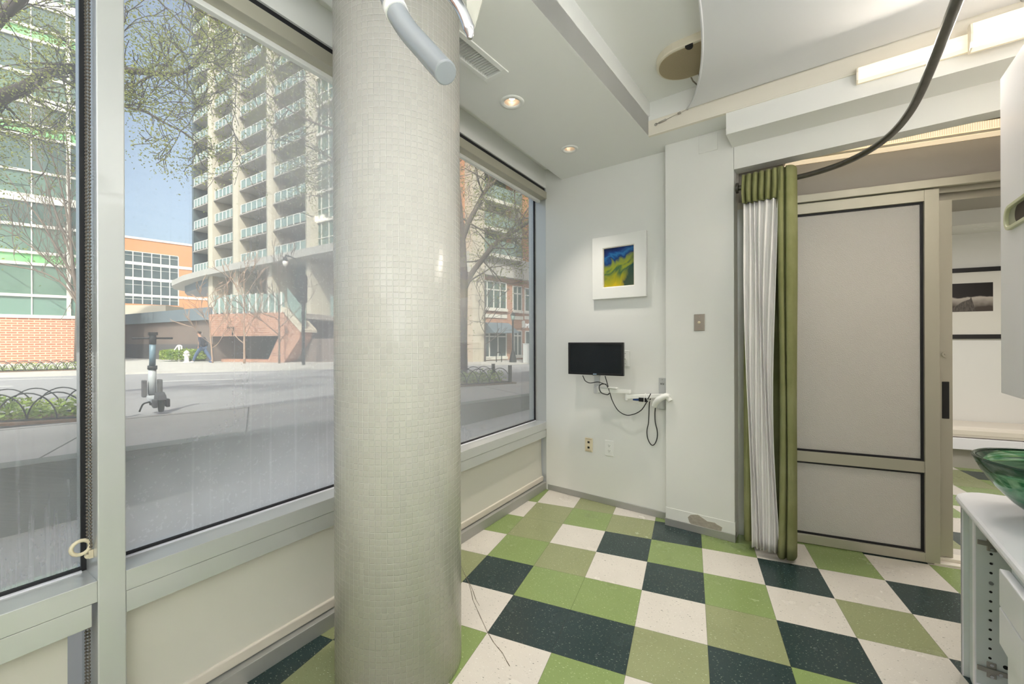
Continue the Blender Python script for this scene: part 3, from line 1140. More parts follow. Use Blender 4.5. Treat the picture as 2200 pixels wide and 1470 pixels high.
mb = MB(); mb.prism(stadium(0.25, 0.155), 0.0, 0.058)
mb.build('case', mat('speaker_case', lin(216, 208, 188), 0.45), sp_, bevel=0.008)
mb = MB(); mb.prism(stadium(0.236, 0.139), -0.004, 0.003)
mb.build('grille', mat('speaker_grille', lin(188, 172, 136), 0.6, bump=1.0, bscale=420), sp_, bevel=0.003)
for s in (-1, 1):
    mb = MB()
    mb.prism([(0.020 * math.cos(math.pi * k / 10) - 0.035, s * (0.152 - 0.032 * math.sin(math.pi * k / 10))) for k in range(11)], -0.009, 0.004)
    mb.build('dark_notch', M['hole'], sp_)  # black half-moon drawn for a dark notch in the rim
mb = MB(); mb.tube([(-0.10, 0.150, 0.01), (-0.095, 0.185, -0.005), (-0.075, 0.235, -0.02), (-0.03, 0.29, -0.03), (0.03, 0.318, 0.0), (0.05, 0.332, 0.012)], 0.004, 6)
mb.build('wire', mat('grey_wire', lin(120, 112, 98), 0.5), sp_)
jb = MB(); jb.box(-0.035, 0.035, -0.022, 0, 0, 0.075)
tag(jb.build('junction_box', M['ivory'], loc=G(-0.50, HL + 0.029, 2.85), rotz=A37, bevel=0.004), 'small yellowish junction box behind the canopy corner', 'junction box')

rd = thing('curtain_rod', 'curved dark steel curtain rod bending across to the doorway', 'curtain rod', G(-0.47, 3.13, 2.34), A37)
rp_ = [(0.32, -3.378), (0.32, -1.0), (0.32, 1.0), (0.32, 1.8), (0.321, 2.1), (0.318, 2.36), (0.306, 2.56), (0.272, 2.75), (0.205, 2.92), (0.10, 3.05), (-0.03, 3.125), (-0.15, 3.15), (-0.29, 3.145), (-0.469, 3.13)]


def smooth_path(pts, n=6):
    P = [Vector(p) for p in pts]
    outp = []
    for i in range(len(P) - 1):
        a, b, c, d = P[max(i - 1, 0)], P[i], P[i + 1], P[min(i + 2, len(P) - 1)]
        for k in range(n):
            t = k / n
            outp.append(0.5 * ((2 * b) + (c - a) * t + (2 * a - 5 * b + 4 * c - d) * t * t + (3 * b - a - 3 * c + d) * t ** 3))
    outp.append(P[-1])
    return outp


mb = MB(); mb.tube(smooth_path([(g + 0.47, h - 3.13, 0.0) for g, h in rp_]), 0.0165, 14)
mb.build('tube', M['rod'], rd)
mb = MB(); mb.cyl((0.004, 0, 0), 0.034, -0.0055, 0.008, 'x', 20)
mb.build('wall_flange', M['rod'], rd)
mb = MB(); mb.tube([(0.79, -1.6 - 3.13, 0.0), (0.79, -1.6 - 3.13, 0.62)], 0.006, 8)
mb.build('hanger', M['rod'], rd)

cu = thing('curtain', 'gathered green curtain with white lining hanging at the doorway', 'curtain', G(-0.285, 3.075, 0.0), A37)


def sheet(mbx, path, zs, fn, close=False):
    """path: list of (x, y); fn(x, y, s, z) -> (x, y) bends it with height"""
    n = len(path)
    rows = []
    for z in zs:
        rows.append([mbx.bm.verts.new((*fn(x, y, i / (n - 1), z), z if not callable(z) else z)) for i, (x, y) in enumerate(path)])
    for a in range(len(rows) - 1):
        for i in range(n - 1):
            mbx.bm.faces.new([rows[a][i], rows[a][i + 1], rows[a + 1][i + 1], rows[a + 1][i]]).smooth = True


def pleats(x0, x1, y, amp, n, m=10, lean=0.0):
    pts = []
    for k in range(n * m + 1):
        t = k / (n * m)
        ph = 2 * math.pi * n * t
        pts.append((x0 + (x1 - x0) * t + lean * math.sin(ph), y - amp * math.cos(ph)))
    return pts


def zrange(a, b, n):
    return [a + (b - a) * k / n for k in range(n + 1)]


def top_drop(z):                       # the curtain hangs a little forward of the rod towards the floor
    return -0.075 * (1 - z / 2.37) ** 1.0


def f_lin(x, y, s, z):
    q = 1 - z / 2.2
    left = -0.128 + 0.052 * q ** 1.2
    right = 0.062 - 0.030 * math.sin(min(1, q * 1.1) * math.pi) * 0.9
    xx = left + (right - left) * s + 0.006 * math.sin(9 * s + z * 3.1) + (x - (-0.128 + 0.19 * s))
    return xx, y * (1.0 + 0.08 * math.sin(z * 2 + s * 4)) + top_drop(z) + 0.0025 * math.sin(z * 17 + s * 5)


def f_side(x, y, s, z):
    q = 1 - z / 2.37
    return x + 0.006 * math.sin(z * 2.3 + s * 3) + 0.010 * math.sin(q * math.pi), y + top_drop(z)


def f_back(x, y, s, z):
    q = 1 - z / 2.37
    return x - 0.004 * math.sin(q * math.pi) + ((0.022 - 0.018 * q) if s < 0.5 else 0), y + top_drop(z)


def f_head(x, y, s, z):
    q = (z - 2.19) / 0.18
    sq = 1 + 0.25 * math.sin(q * math.pi)
    return x * (1 + 0.03 * q), y * sq + top_drop(z) + 0.006 * math.sin(40 * s + z * 25)


mb = MB()
sheet(mb, pleats(-0.128, 0.062, -0.064, 0.014, 6, 14, 0.0), zrange(0.045, 2.20, 40), f_lin)
o = mb.build('lining', M['lining'], cu)
so = o.modifiers.new('thick', 'SOLIDIFY'); so.thickness = 0.002
mb = MB()
sheet(mb, pleats(-0.130, 0.075, -0.060, 0.026, 6, 12, 0.008), zrange(2.19, 2.375, 10), f_head)
o = mb.build('header_band', M['green_fab'], cu)
so = o.modifiers.new('thick', 'SOLIDIFY'); so.thickness = 0.004
side = smooth_path([(0.050, -0.040, 0), (0.062, -0.085, 0), (0.082, -0.088, 0), (0.094, -0.055, 0), (0.100, -0.082, 0), (0.128, -0.070, 0), (0.142, -0.030, 0), (0.146, 0.02, 0), (0.138, 0.06, 0), (0.10, 0.07, 0)], 6)
mb = MB()
sheet(mb, [(p.x, p.y) for p in side], zrange(0.028, 2.375, 30), f_side)
o = mb.build('side_panel', M['green_fab'], cu)
so = o.modifiers.new('thick', 'SOLIDIFY'); so.thickness = 0.005
back = smooth_path([(-0.085, -0.01, 0), (-0.098, -0.030, 0), (-0.120, -0.030, 0), (-0.128, -0.005, 0), (-0.125, 0.04, 0), (-0.05, 0.06, 0), (0.03, 0.05, 0), (0.11, 0.065, 0)], 6)
mb = MB()
sheet(mb, [(p.x, p.y) for p in back], zrange(0.06, 2.36, 30), f_back)
o = mb.build('back_panel', M['green_fab'], cu)
so = o.modifiers.new('thick', 'SOLIDIFY'); so.thickness = 0.005

# ------------------------------------------------------------------ things on the back wall and the pier
pc = thing('framed_painting', 'square white-framed abstract painting in blue, green and yellow on the back wall', 'picture', G(-1.293, HB, 1.655), A37)
mb = MB(); W2, Hh = 0.222, 0.50
ring_solid(mb, -W2, W2, 0, Hh, 0.0925, -0.035, -0.001)
mb.build('frame', M['white'], pc, bevel=0.004)
mb = MB(); frame_ring(mb, -0.131, 0.131, 0.090, 0.41, 0.006, -0.030, -0.006)
mb.build('inner_lip', M['cream'], pc)
m, nt, p, out = node_mat('abstract_painting')
tc = nt.nodes.new('ShaderNodeTexCoord')
nz = nt.nodes.new('ShaderNodeTexNoise')
nz.inputs['Scale'].default_value = 5.5; nz.inputs['Detail'].default_value = 4; nz.inputs['Distortion'].default_value = 1.6
nt.links.new(tc.outputs['Object'], nz.inputs[0])
sp = nt.nodes.new('ShaderNodeSeparateXYZ')
nt.links.new(tc.outputs['Object'], sp.inputs[0])
def mth(op, a, b_, c=None):
    n_ = nt.nodes.new('ShaderNodeMath')
    n_.operation = op
    for i_, v_ in enumerate((a, b_, c)):
        if v_ is None:
            continue
        if isinstance(v_, (int, float)):
            n_.inputs[i_].default_value = v_
        else:
            nt.links.new(v_, n_.inputs[i_])
    return n_.outputs[0]


hgt = mth('MULTIPLY_ADD', sp.outputs[2], 3.06, -0.27)          # 0 at the bottom edge, 1 at the top
t_ = mth('ADD', hgt, mth('MULTIPLY_ADD', nz.outputs[0], 0.75, -0.38))
t_ = mth('ADD', t_, mth('MULTIPLY', sp.outputs[0], -0.9))
rp = nt.nodes.new('ShaderNodeValToRGB')
cr_ = rp.color_ramp
cr_.elements[0].position = 0.0; cr_.elements[0].color = lin(196, 170, 30)
cr_.elements[1].position = 1.0; cr_.elements[1].color = lin(18, 40, 92)
for pos, c in ((0.22, (150, 150, 40)), (0.36, (54, 92, 62)), (0.48, (140, 150, 44)), (0.60, (120, 134, 60)), (0.70, (20, 50, 104)), (0.82, (40, 108, 164)), (0.9, (20, 56, 122))):
    e_ = cr_.elements.new(pos); e_.color = lin(*c)
nt.links.new(t_, rp.inputs[0])
dk = mth('MAXIMUM', mth('MINIMUM', mth('MULTIPLY', mth('SUBTRACT', mth('MULTIPLY', sp.outputs[0], 6.0), mth('ADD', hgt, mth('MULTIPLY_ADD', nz.outputs[0], 1.3, -0.72))), 3.0), 0.93), 0.0)
mxc = nt.nodes.new('ShaderNodeMix'); mxc.data_type = 'RGBA'
nt.links.new(dk, mxc.inputs[0]); nt.links.new(rp.outputs[0], mxc.inputs[6]); mxc.inputs[7].default_value = lin(18, 62, 60)
nt.links.new(mxc.outputs[2], p.inputs['Base Color'])
p.inputs['Roughness'].default_value = 0.15
mb = MB(); mb.box(-0.125, 0.125, -0.014, -0.010, 0.087, 0.413)
mb.build('canvas', m, pc)


def wall_plate(name, label, cat, g, z, h, w, ht, m, group=None):
    o = thing(name, label, cat, G(g, h, z), A37, group)
    mbx = MB(); mbx.box(-w / 2, w / 2, -0.006, 0, -ht / 2, ht / 2)
    mbx.build('cover_plate', m, o, bevel=0.003)
    return o


def screw(mbx, x, z, y=-0.0062):
    mbx.cyl((x, y, z), 0.0032, -0.001, 0.001, 'y', 10)


o = wall_plate('light_switch', 'white double switch plate half hidden behind the monitor', 'switch', -1.272, 1.182, HB, 0.115, 0.125, M['white'])
for x in (-0.022, 0.024):
    mb = MB()
    mb.hull8([(x - 0.005, -0.006, -0.012), (x + 0.005, -0.006, -0.012), (x + 0.005, -0.006, 0.012), (x - 0.005, -0.006, 0.012)],
             [(x - 0.004, -0.017, 0.002), (x + 0.004, -0.017, 0.002), (x + 0.004, -0.014, 0.012), (x - 0.004, -0.014, 0.012)])
    mb.build('toggle', M['white'], o)
    for z in (-0.04, 0.04):
        mb = MB(); screw(mb, x, z)
        mb.build('screw', M['steel'], o)

o = wall_plate('data_outlet', 'cream data outlet plate with two dark jacks low on the back wall', 'outlet', -1.566, 0.459, HB, 0.070, 0.114, M['ivory'])
for z in (-0.022, 0.022):
    mb = MB(); mb.box(-0.009, 0.009, -0.0085, -0.005, z - 0.008, z + 0.008)
    mb.build('jack', M['hole'], o)
fl_ = mat('faded_label', lin(196, 180, 150), 0.6, var=0.3, scale=160)
for z in (-0.048, 0.048):
    mb = MB(); mb.box(-0.026, 0.026, -0.0075, -0.005, z - 0.004, z + 0.004)
    mb.build('label_strip', fl_, o)

o = wall_plate('power_outlet', 'white duplex power outlet low on the back wall, right of the data outlet', 'outlet', -1.384, 0.458, HB, 0.078, 0.124, M['white'])
for z in (-0.021, 0.021):
    mb = MB(); mb.prism([(0.017 * math.cos(k * math.pi / 10), z + 0.0145 * math.sin(k * math.pi / 10)) for k in range(20)], -0.0085, -0.005, 'y')
    s_1 = mb.build('socket', M['white'], o)
    mb = MB()
    mb.box(-0.0075, -0.0055, -0.0092, -0.008, z - 0.001, z + 0.008); mb.box(0.0055, 0.0075, -0.0092, -0.008, z - 0.001, z + 0.007)
    mb.cyl((0, -0.0086, z - 0.007), 0.0026, -0.0006, 0.0006, 'y', 10)
    mb.build('slots', M['hole'], s_1)

o = wall_plate('steel_plate', 'stainless steel wall plate with a round white knob on the pier', 'switch', -0.684, 1.444, HP, 0.070, 0.115, M['steel'])
mb = MB(); mb.lathe([(0.0085, -0.006), (0.009, -0.014), (0.006, -0.018), (0.0001, -0.0185)], 18, (0, 0, 0), 'y')
mb.build('knob', M['ivory'], o)
for z in (-0.042, 0.042):
    mb = MB(); screw(mb, 0, z)
    mb.build('screw', M['chrome'], o)
o = wall_plate('blank_plate', 'painted-over square blank plate high on the pier', 'cover plate', -0.625, 2.652, HP, 0.118, 0.115, M['wall'])

# monitor on its swing arm
HM = 2.965
mg, mz = on_h(1278, 771, HM)
mw, mh = on_h(1335.5, 771, HM)[0] - on_h(1221.5, 771, HM)[0], on_h(1278, 736, HM)[1] - on_h(1278, 806, HM)[1]
mo = thing('monitor', 'black flat screen monitor, switched off, held by the wall arm', 'monitor', G(mg, HM, mz - mh / 2), A37 + math.radians(5))
mb = MB(); mb.box(-mw / 2, mw / 2, 0.004, 0.028, 0, mh); mb.box(-mw * 0.32, mw * 0.32, 0.028, 0.046, mh * 0.15, mh * 0.85)
mb.build('case', M['black'], mo, bevel=0.003)
mb = MB(); ring_solid(mb, -mw / 2, mw / 2, 0, mh, 0.0155, -0.002, 0.005)
mb.build('bezel', M['black'], mo, bevel=0.002)
mb = MB(); mb.box(-mw / 2 + 0.014, mw / 2 - 0.014, 0.0015, 0.0045, 0.014, mh - 0.014)
mb.build('screen', mat('screen_off', lin(20, 26, 30), 0.22), mo)
mb = MB(); mb.box(-0.014, 0.014, -0.0028, -0.0015, 0.003, 0.012)
mb.build('badge', mat('badge', lin(130, 150, 170), 0.3), mo)

ar = thing('monitor_mount', 'pale grey articulated wall arm carrying the monitor', 'monitor mount', G(-0.962, HB, 0.808), A37)
gx = lambda g: g + 0.962


def P_(u, v, h):                      # arm coordinates of a spot of the photo on the plane h
    g, z = on_h(u, v, h)
    return Vector((g + 0.962, h - HB, z - 0.808))


greyp = mat('pale_grey_metal', lin(196, 198, 198), 0.4, 0.2)
mb = MB(); mb.box(-0.027, 0.027, -0.010, 0, 0, 0.236)
pl = mb.build('wall_plate', greyp, ar, bevel=0.002)
for z in (0.012, 0.224):
    mb = MB(); screw(mb, 0, z, -0.0105)
    mb.build('screw', M['steel'], pl)
text_mesh('maker_mark', 'KV', 0.022, M['black'], pl, (0.0, -0.0106, 0.185), (math.pi / 2, 0, 0), 0.0004, 'CENTER')
mb = MB(); mb.cyl((0.0, -0.04, 0.0), 0.026, 0.015, 0.085, 'z', 20); mb.box(-0.02, 0.02, -0.04, -0.008, 0.02, 0.08)
mb.build('pivot', greyp, ar, bevel=0.002)
a = P_(1425, 851, HB - 0.04); b_ = P_(1346, 853, HB - 0.085)
mb = MB()
mb.hull8([a + Vector((0, -0.016, -0.014)), a + Vector((0, 0.016, -0.014)), b_ + Vector((0, 0.016, -0.014)), b_ + Vector((0, -0.016, -0.014))],
         [a + Vector((0, -0.016, 0.016)), a + Vector((0, 0.016, 0.016)), b_ + Vector((0, 0.016, 0.016)), b_ + Vector((0, -0.016, 0.016))])
mb.cyl(b_, 0.015, -0.026, 0.03, 'z', 16)
mb.build('lower_arm', M['white'], ar, bevel=0.004)
a = P_(1352, 841, HB - 0.085); b_ = P_(1286, 838, HB - 0.125)
mb = MB()
mb.hull8([a + Vector((0.01, -0.016, -0.016)), a + Vector((0.01, 0.016, -0.016)), b_ + Vector((0, 0.02, -0.018)), b_ + Vector((0, -0.02, -0.018))],
         [a + Vector((0.01, -0.016, 0.012)), a + Vector((0.01, 0.016, 0.012)), b_ + Vector((0, 0.02, 0.018)), b_ + Vector((0, -0.02, 0.018))])
mb.box(b_.x - 0.01, b_.x + 0.155, b_.y - 0.018, b_.y + 0.018, b_.z + 0.019, b_.z + 0.030)
mb.build('upper_arm', M['white'], ar, bevel=0.004)
b_ = P_(1283, 838, HB - 0.125)
mb = MB(); mb.cyl(b_, 0.026, -0.026, 0.026, 'z', 20); mb.box(b_.x - 0.021, b_.x + 0.021, b_.y - 0.012, b_.y + 0.012, b_.z + 0.02, b_.z + 0.155)
mb.box(b_.x - 0.032, b_.x + 0.032, b_.y - 0.018, b_.y + 0.006, b_.z + 0.11, b_.z + 0.17)
mb.build('post', greyp, ar, bevel=0.003)
mb = MB(); mb.box(b_.x - 0.03, b_.x + 0.03, b_.y - 0.006, b_.y + 0.006, b_.z + 0.14, b_.z + 0.33)
mb.build('mounting_bracket', greyp, ar)


def cable(name, label, pts, r, m, base=None, parent=None, cat='cable'):
    P = [G(*on_h(u, v, HB - d)[:1], HB - d, on_h(u, v, HB - d)[1]) for u, v, d in pts]
    mbx = MB(); mbx.tube(smooth_path(P, 8), r, 8)
    return tag(mbx.build(name, m), label, cat)


cable('cable', 'black cable drooping in a U from the monitor arm', [(1300, 808, .13), (1304, 822, .13), (1310, 843, .125), (1316, 862, .11), (1328, 882, .10), (1345, 892, .09), (1362, 890, .08), (1377, 882, .07), (1386, 870, .07), (1392, 858, .08), (1398, 846, .10)], 0.0036, M['black'])
cable('cable', 'long black cable loop hanging below the wall arm', [(1397, 856, .06), (1395, 870, .03), (1394, 895, .02), (1393, 910, .015), (1390, 925, .012), (1391, 940, .012), (1396, 952, .012), (1402, 957, .012), (1408, 952, .012), (1412, 940, .012), (1412, 926, .012), (1408, 908, .012), (1407, 890, .015), (1408, 872, .03), (1406, 862, .06)], 0.0036, M['black'])
cable('cable', 'short black cable with plug swagged under the monitor', [(1252, 807, .145), (1254, 812, .145), (1258, 819, .14), (1268, 823, .135), (1284, 821, .16), (1296, 824, .16), (1303, 828, .15), (1306, 833, .148)], 0.0034, M['black'])
cable('cable', 'black cable bundle looped round the elbow below the monitor', [(1303, 826, .15), (1294, 825, .155), (1288, 829, .155), (1288, 837, .16), (1292, 844, .16), (1299, 847, .155), (1306, 848, .15), (1309, 845, .15)], 0.0042, M['black'])
mbx = MB(); P0 = [(1386, 856), (1374, 857)]
g0, z0 = on_h(1373, 862, HB - 0.075); g1, z1 = on_h(1392, 856, HB - 0.075)
o = thing('video_adapter', 'black cable adapter with blue plug under the wall arm', 'adapter', G(g0, HB - 0.075, z0), A37)
mbx = MB(); mbx.box(0, g1 - g0, -0.012, 0.012, -0.002, z1 - z0 + 0.002)
mbx.build('body', M['black'], o, bevel=0.003)
mbx = MB(); mbx.box(-0.045, 0.0, -0.010, 0.010, 0.002, 0.020)
mbx.build('plug', mat('blue_plug', lin(44, 70, 120), 0.4), o, bevel=0.002)
cable('cable', 'thin white cable wrapped over the wall arm', [(1367, 866, .07), (1375, 872, .06), (1383, 866, .10), (1384, 852, .11), (1387, 846, .10), (1389, 855, .11), (1393, 862, .07), (1400, 860, .06), (1402, 866, .06)], 0.0026, M['white'])
P = [G(on_h(u, v, HB - d)[0], HB - d, on_h(u, v, HB - d)[1]) for u, v, d in ((1406, 873, .09), (1409, 866, .10), (1414, 860, .11), (1421, 855, .11), (1432, 851, .105), (1436, 856, .10), (1440, 862, .10))]
mbx = MB(); mbx.tube(smooth_path(P, 6), [0.022 - 0.006 * abs(k / 36 - 0.4) for k in range(37)], 12)
tag(mbx.build('hose', M['white']), 'short thick white hose curling past the wall arm onto the pier corner', 'hose')

# ------------------------------------------------------------------ counter, cabinets, basin
ct = MB()
arc = [(0.54 - 0.125 * math.sin(k * math.pi / 16), 2.375 + 0.125 * math.cos(k * math.pi / 16)) for k in range(9)]
ct.prism([(0.415, 0.5)] + arc[::-1] + [(0.995, 2.52), (0.995, 0.5)], 0.672, 0.70)
tag(ct.build('countertop', M['lam'], rotz=A37, bevel=0.011), 'white countertop with a rounded corner under the green basin', 'countertop')
cb = thing('base_cabinet', 'white base cabinet with its door missing, shelf holes showing', 'cabinet', G(0.4285, 2.384, 0), A37)
mb = MB(); mb.box(0, 0.56, -0.018, 0, 0, 0.67)
mb.build('end_panel', M['lam2'], cb)
mb = MB(); mb.box(0.0, 0.004, -0.0185, 0.0005, 0, 0.67); mb.box(0.0, 0.004, -0.1875, -0.163, 0, 0.67)
mb.build('edge_strip', M['lam'], cb)
mb = MB(); mb.box(0.02, 0.036, -0.163, -0.018, 0, 0.67)
mb.build('filler', M['lam2'], cb)
mb = MB(); mb.box(0.004, 0.56, -0.187, -0.163, 0, 0.67)
mb.build('side_panel', M['lam2'], cb)
mb = MB(); mb.box(0.545, 0.56, -0.56, -0.187, 0.08, 0.67); mb.box(0.004, 0.545, -0.560, -0.187, 0.068, 0.086)
mb.box(0.05, 0.065, -0.560, -0.187, 0.0, 0.068)
mb.build('carcass', M['lam'], cb)


def inner(u, v):                      # on the panel with the shelf holes, in cabinet coordinates
    g, z = on_h(u, v, 2.197)
    return g - 0.4285, z


mb = MB()
for k in range(13):
    if k == 3:
        continue
    x, z = inner(2129.5 - k * 0.25, 1191 + k * 20.3)
    mb = MB(); mb.cyl((x, -0.187, z), 0.0042, -0.0008, 0.001, 'y', 12)
    mb.build('shelf_hole', M['hole'], cb)
x, z = inner(2161, 1435)
mb = MB(); mb.cyl((x, -0.187, z), 0.007, -0.0008, 0.001, 'y', 14)
mb.build('cable_hole', M['hole'], cb)
x3, z3 = inner(2129, 1253)
mb = MB(); mb.cyl((x3, -0.187, z3), 0.006, -0.004, 0.001, 'y', 12)
mb.build('shelf_pin', M['chrome'], cb)
for (u, v) in ((2130, 1168), (2130, 1440)):
    x, z = inner(u, v)
    mb = MB(); mb.box(x - 0.012, x + 0.012, -0.191, -0.187, z - 0.028, z + 0.028); mb.box(x - 0.036, x + 0.045, -0.196, -0.189, z - 0.009, z + 0.007)
    hp = mb.build('hinge_plate', M['steel'], cb, bevel=0.002)
    mb = MB()
    for dx, dz in ((0, 0.02), (0, -0.02), (0.02, -0.002)):
        mb.cyl((x + dx, -0.193 if dx == 0 else -0.197, z + dz), 0.005, -0.002, 0.002, 'y', 10)
    mb.build('screw', M['chrome'], hp)
du = thing('drawer_unit', 'white drawer unit at the right edge under the countertop', 'drawers', G(0.4285, 1.82, 0), A37)
mb = MB(); mb.box(0.0, 0.56, -0.9, 0.0, 0.07, 0.67); mb.box(0.05, 0.56, -0.9, 0.0, 0, 0.07)
mb.build('carcass', M['lam2'], du)
for z0, z1, off in ((0.541, 0.649, 0.0), (0.428, 0.537, 0.0), (0.08, 0.422, 0.012)):
    mb = MB(); mb.box(-0.022 + off, 0.0, -0.86, 0.012 - off * 1.5, z0, z1)
    mb.build('drawer', M['lam'], du, bevel=0.003)

uc = thing('wall_cabinet', 'tall white wall cabinet with oval pull at the right edge', 'cabinet', G(0.55, 2.445, 1.112), A37)
mb = MB(); mb.box(0.02, 0.446, -1.6, -0.001, 0.0, 1.226)
mb.build('body', M['lam'], uc)
for k, (y0, y1) in enumerate(((-0.62, 0.0), (-1.24, -0.624))):
    mb = MB(); mb.box(0.0, 0.0195, y0, y1, 0, 1.226)
    dr = mb.build('door', M['lam'], uc, bevel=0.0015)
    if k == 0:
        cy, cz = -0.235, 0.657
        mb = MB()
        o_, i_ = stadium(0.155, 0.046), stadium(0.141, 0.033)
        n = len(o_)
        ring = [[mb.bm.verts.new((xx, cy + a, cz + b)) for a, b in pts_] for xx, pts_ in ((0.001, o_), (-0.012, o_), (-0.012, i_), (0.001, i_))]
        for q in range(4):
            for i in range(n):
                j = (i + 1) % n
                mb.bm.faces.new([ring[q][i], ring[q][j], ring[(q + 1) % 4][j], ring[(q + 1) % 4][i]])
        mb.build('pull_rim', mat('pale_green_plastic', lin(206, 208, 176), 0.35), dr, bevel=0.002)
        mb = MB(); mb.prism([(cy + a, cz + b) for a, b in stadium(0.141, 0.033)], -0.0012, 0.0, 'x')
        mb.build('pull_recess', mat('grey_green_recess', lin(168, 170, 150), 0.6), dr)
        mb = MB(); mb.prism([(cy - 0.02 + a, cz + b) for a, b in stadium(0.095, 0.030)], -0.0022, -0.001, 'x')
        mb.build('pull_slot', mat('brown_slot', lin(62, 52, 42), 0.7), dr)

bz = thing('vessel_basin', 'green swirled glass vessel basin on the white countertop', 'basin', G(0.655, 2.205, 0.70), A37)
m, nt, p, out = node_mat('green_glass')
tc = nt.nodes.new('ShaderNodeTexCoord')
wv = nt.nodes.new('ShaderNodeTexNoise'); wv.inputs['Scale'].default_value = 9; wv.inputs['Distortion'].default_value = 2.5
mp = nt.nodes.new('ShaderNodeMapping'); mp.inputs['Scale'].default_value = (0.6, 1.0, 2.2)
nt.links.new(tc.outputs['Object'], mp.inputs[0]); nt.links.new(mp.outputs[0], wv.inputs[0])
rp = nt.nodes.new('ShaderNodeValToRGB')
rp.color_ramp.elements[0].position = 0.35; rp.color_ramp.elements[0].color = lin(70, 160, 112)
rp.color_ramp.elements[1].position = 0.68; rp.color_ramp.elements[1].color = lin(206, 240, 218)
nt.links.new(wv.outputs[0], rp.inputs[0]); nt.links.new(rp.outputs[0], p.inputs['Base Color'])
p.inputs['Transmission Weight'].default_value = 0.82
p.inputs['Roughness'].default_value = 0.04
p.inputs['IOR'].default_value = 1.45
mb = MB()
prof = [(0.0001, 0.004), (0.055, 0.001), (0.085, 0.012), (0.135, 0.055), (0.178, 0.105), (0.208, 0.155), (0.228, 0.200), (0.224, 0.204), (0.217, 0.200), (0.198, 0.155), (0.168, 0.108), (0.126, 0.062), (0.08, 0.024), (0.04, 0.014), (0.0001, 0.013)]
mb.lathe(prof, 64)
mb.build('bowl', m, bz)
mb = MB(); mb.lathe([(0.2285, 0.198), (0.2295, 0.2035), (0.2245, 0.2065), (0.2175, 0.2045), (0.2165, 0.199)], 64)
mb.build('rim', mat('dark_green_glass_edge', lin(34, 62, 48), 0.1), bz)
mb = MB(); mb.lathe([(0.0001, 0.018), (0.028, 0.018), (0.030, 0.0145), (0.0001, 0.0145)], 24)
mb.build('drain', M['chrome'], bz)

# ------------------------------------------------------------------ examination light hanging close to the camera
xl = thing('exam_light', 'white curved handle of an examination light hanging at the top', 'examination light', (-0.13, 0.66, 1.80), 0)
O_ = Vector((-0.13, 0.66, 1.80))
path = [at_y(u, v, y) - O_ for u, v, y in ((958, 157, 0.585), (940, 138, 0.60), (912, 106, 0.62), (880, 70, 0.64), (856, 34, 0.655), (840, 0, 0.665), (830, -40, 0.67), (824, -90, 0.67))]
enamel = mat('white_enamel', lin(146, 150, 154), 0.25, coat=0.3)
mb = MB(); mb.tube(smooth_path(path, 6), 0.0165, 24)
mb.build('handle', enamel, xl, bevel=0.002)
d_ = (path[5] - path[4]).normalized()
mb = MB(); mb.tube([path[4] + d_ * 0.005, path[4] + d_ * 0.022], 0.0185, 24)
mb.build('collar', M['white'], xl)
mb = MB(); mb.tube(smooth_path([at_y(u, v, 0.78) - O_ for u, v in ((930, -60), (968, -12), (986, 12), (999, 38), (1008, 66), (1010, 84))], 6), [0.011] * 24 + [0.010, 0.009, 0.008, 0.007, 0.006, 0.005, 0.004], 16, flat=0.7)
mb.build('bracket', M['chrome'], xl)
m, nt, p, out = node_mat('clear_plastic')
p.inputs['Base Color'].default_value = lin(226, 222, 208)
p.inputs['Roughness'].default_value = 0.4
tr_ = nt.nodes.new('ShaderNodeBsdfTransparent')
mx = nt.nodes.new('ShaderNodeMixShader'); mx.inputs[0].default_value = 0.35
nt.links.new(tr_.outputs[0], mx.inputs[1]); nt.links.new(p.outputs[0], mx.inputs[2]); nt.links.new(mx.outputs[0], out.inputs[0])
mb = MB()
q = [at_y(u, v, 0.79) - O_ for u, v in ((1000, -60), (1052, -60), (1036, 0), (1022, 50), (1012, 84), (1004, 60))]
mb.hull8(q, [v_ + Vector((0, 0.004, 0)) for v_ in q])
mb.build('shield', m, xl)
hc = at_y(900, -260, 0.74) - O_
mb = MB(); mb.lathe([(0.0001, 0.06), (0.09, 0.055), (0.15, 0.02), (0.16, -0.02), (0.15, -0.035), (0.0001, -0.03)], 40, hc)
mb.build('lamp_head', enamel, xl)
mb = MB(); mb.tube([hc + Vector((0, 0, 0.05)), Vector((hc.x, hc.y, ZU - O_.z))], 0.02, 16)
mb.build('ceiling_arm', enamel, xl)

# ================================================================== outside
M['conc'] = mat('concrete', lin(186, 184, 178), 0.85, var=0.06, scale=1.5)
M['conc2'] = mat('pale_concrete_column', lin(206, 198, 180), 0.85, var=0.05, scale=0.8)
M['concd'] = mat('shade_darkened_concrete', lin(122, 126, 118), 0.9, var=0.12, scale=2.0)  # darkened to stand in for shade on the retaining wall
M['asph'] = mat('worn_asphalt', lin(150, 150, 152), 0.9, var=0.05, scale=1.2)
M['wline'] = mat('road_paint', lin(214, 214, 210), 0.8)
M['wband'] = mat('white_facade_band', lin(226, 224, 214), 0.6)
M['gglass'] = mat('green_tinted_glass', lin(84, 112, 100), 0.12, col2=lin(110, 138, 122), scale=0.5)
M['gglass2'] = mat('dark_green_glass', lin(66, 88, 82), 0.12, col2=lin(88, 110, 102), scale=0.6)
M['gspan'] = mat('bright_green_spandrel', lin(120, 196, 120), 0.25, col2=lin(150, 214, 150), scale=0.7)
M['gspan2'] = mat('grey_green_spandrel', lin(112, 142, 130), 0.2)
M['slab'] = mat('shaded_balcony_concrete', lin(168, 164, 158), 0.85)  # greyer than the column concrete to imitate shaded slab undersides
M['brick'] = brick_mat('red_brick', lin(190, 124, 96), lin(176, 112, 88), lin(214, 186, 160), 0.42, 0.13, 0.022)
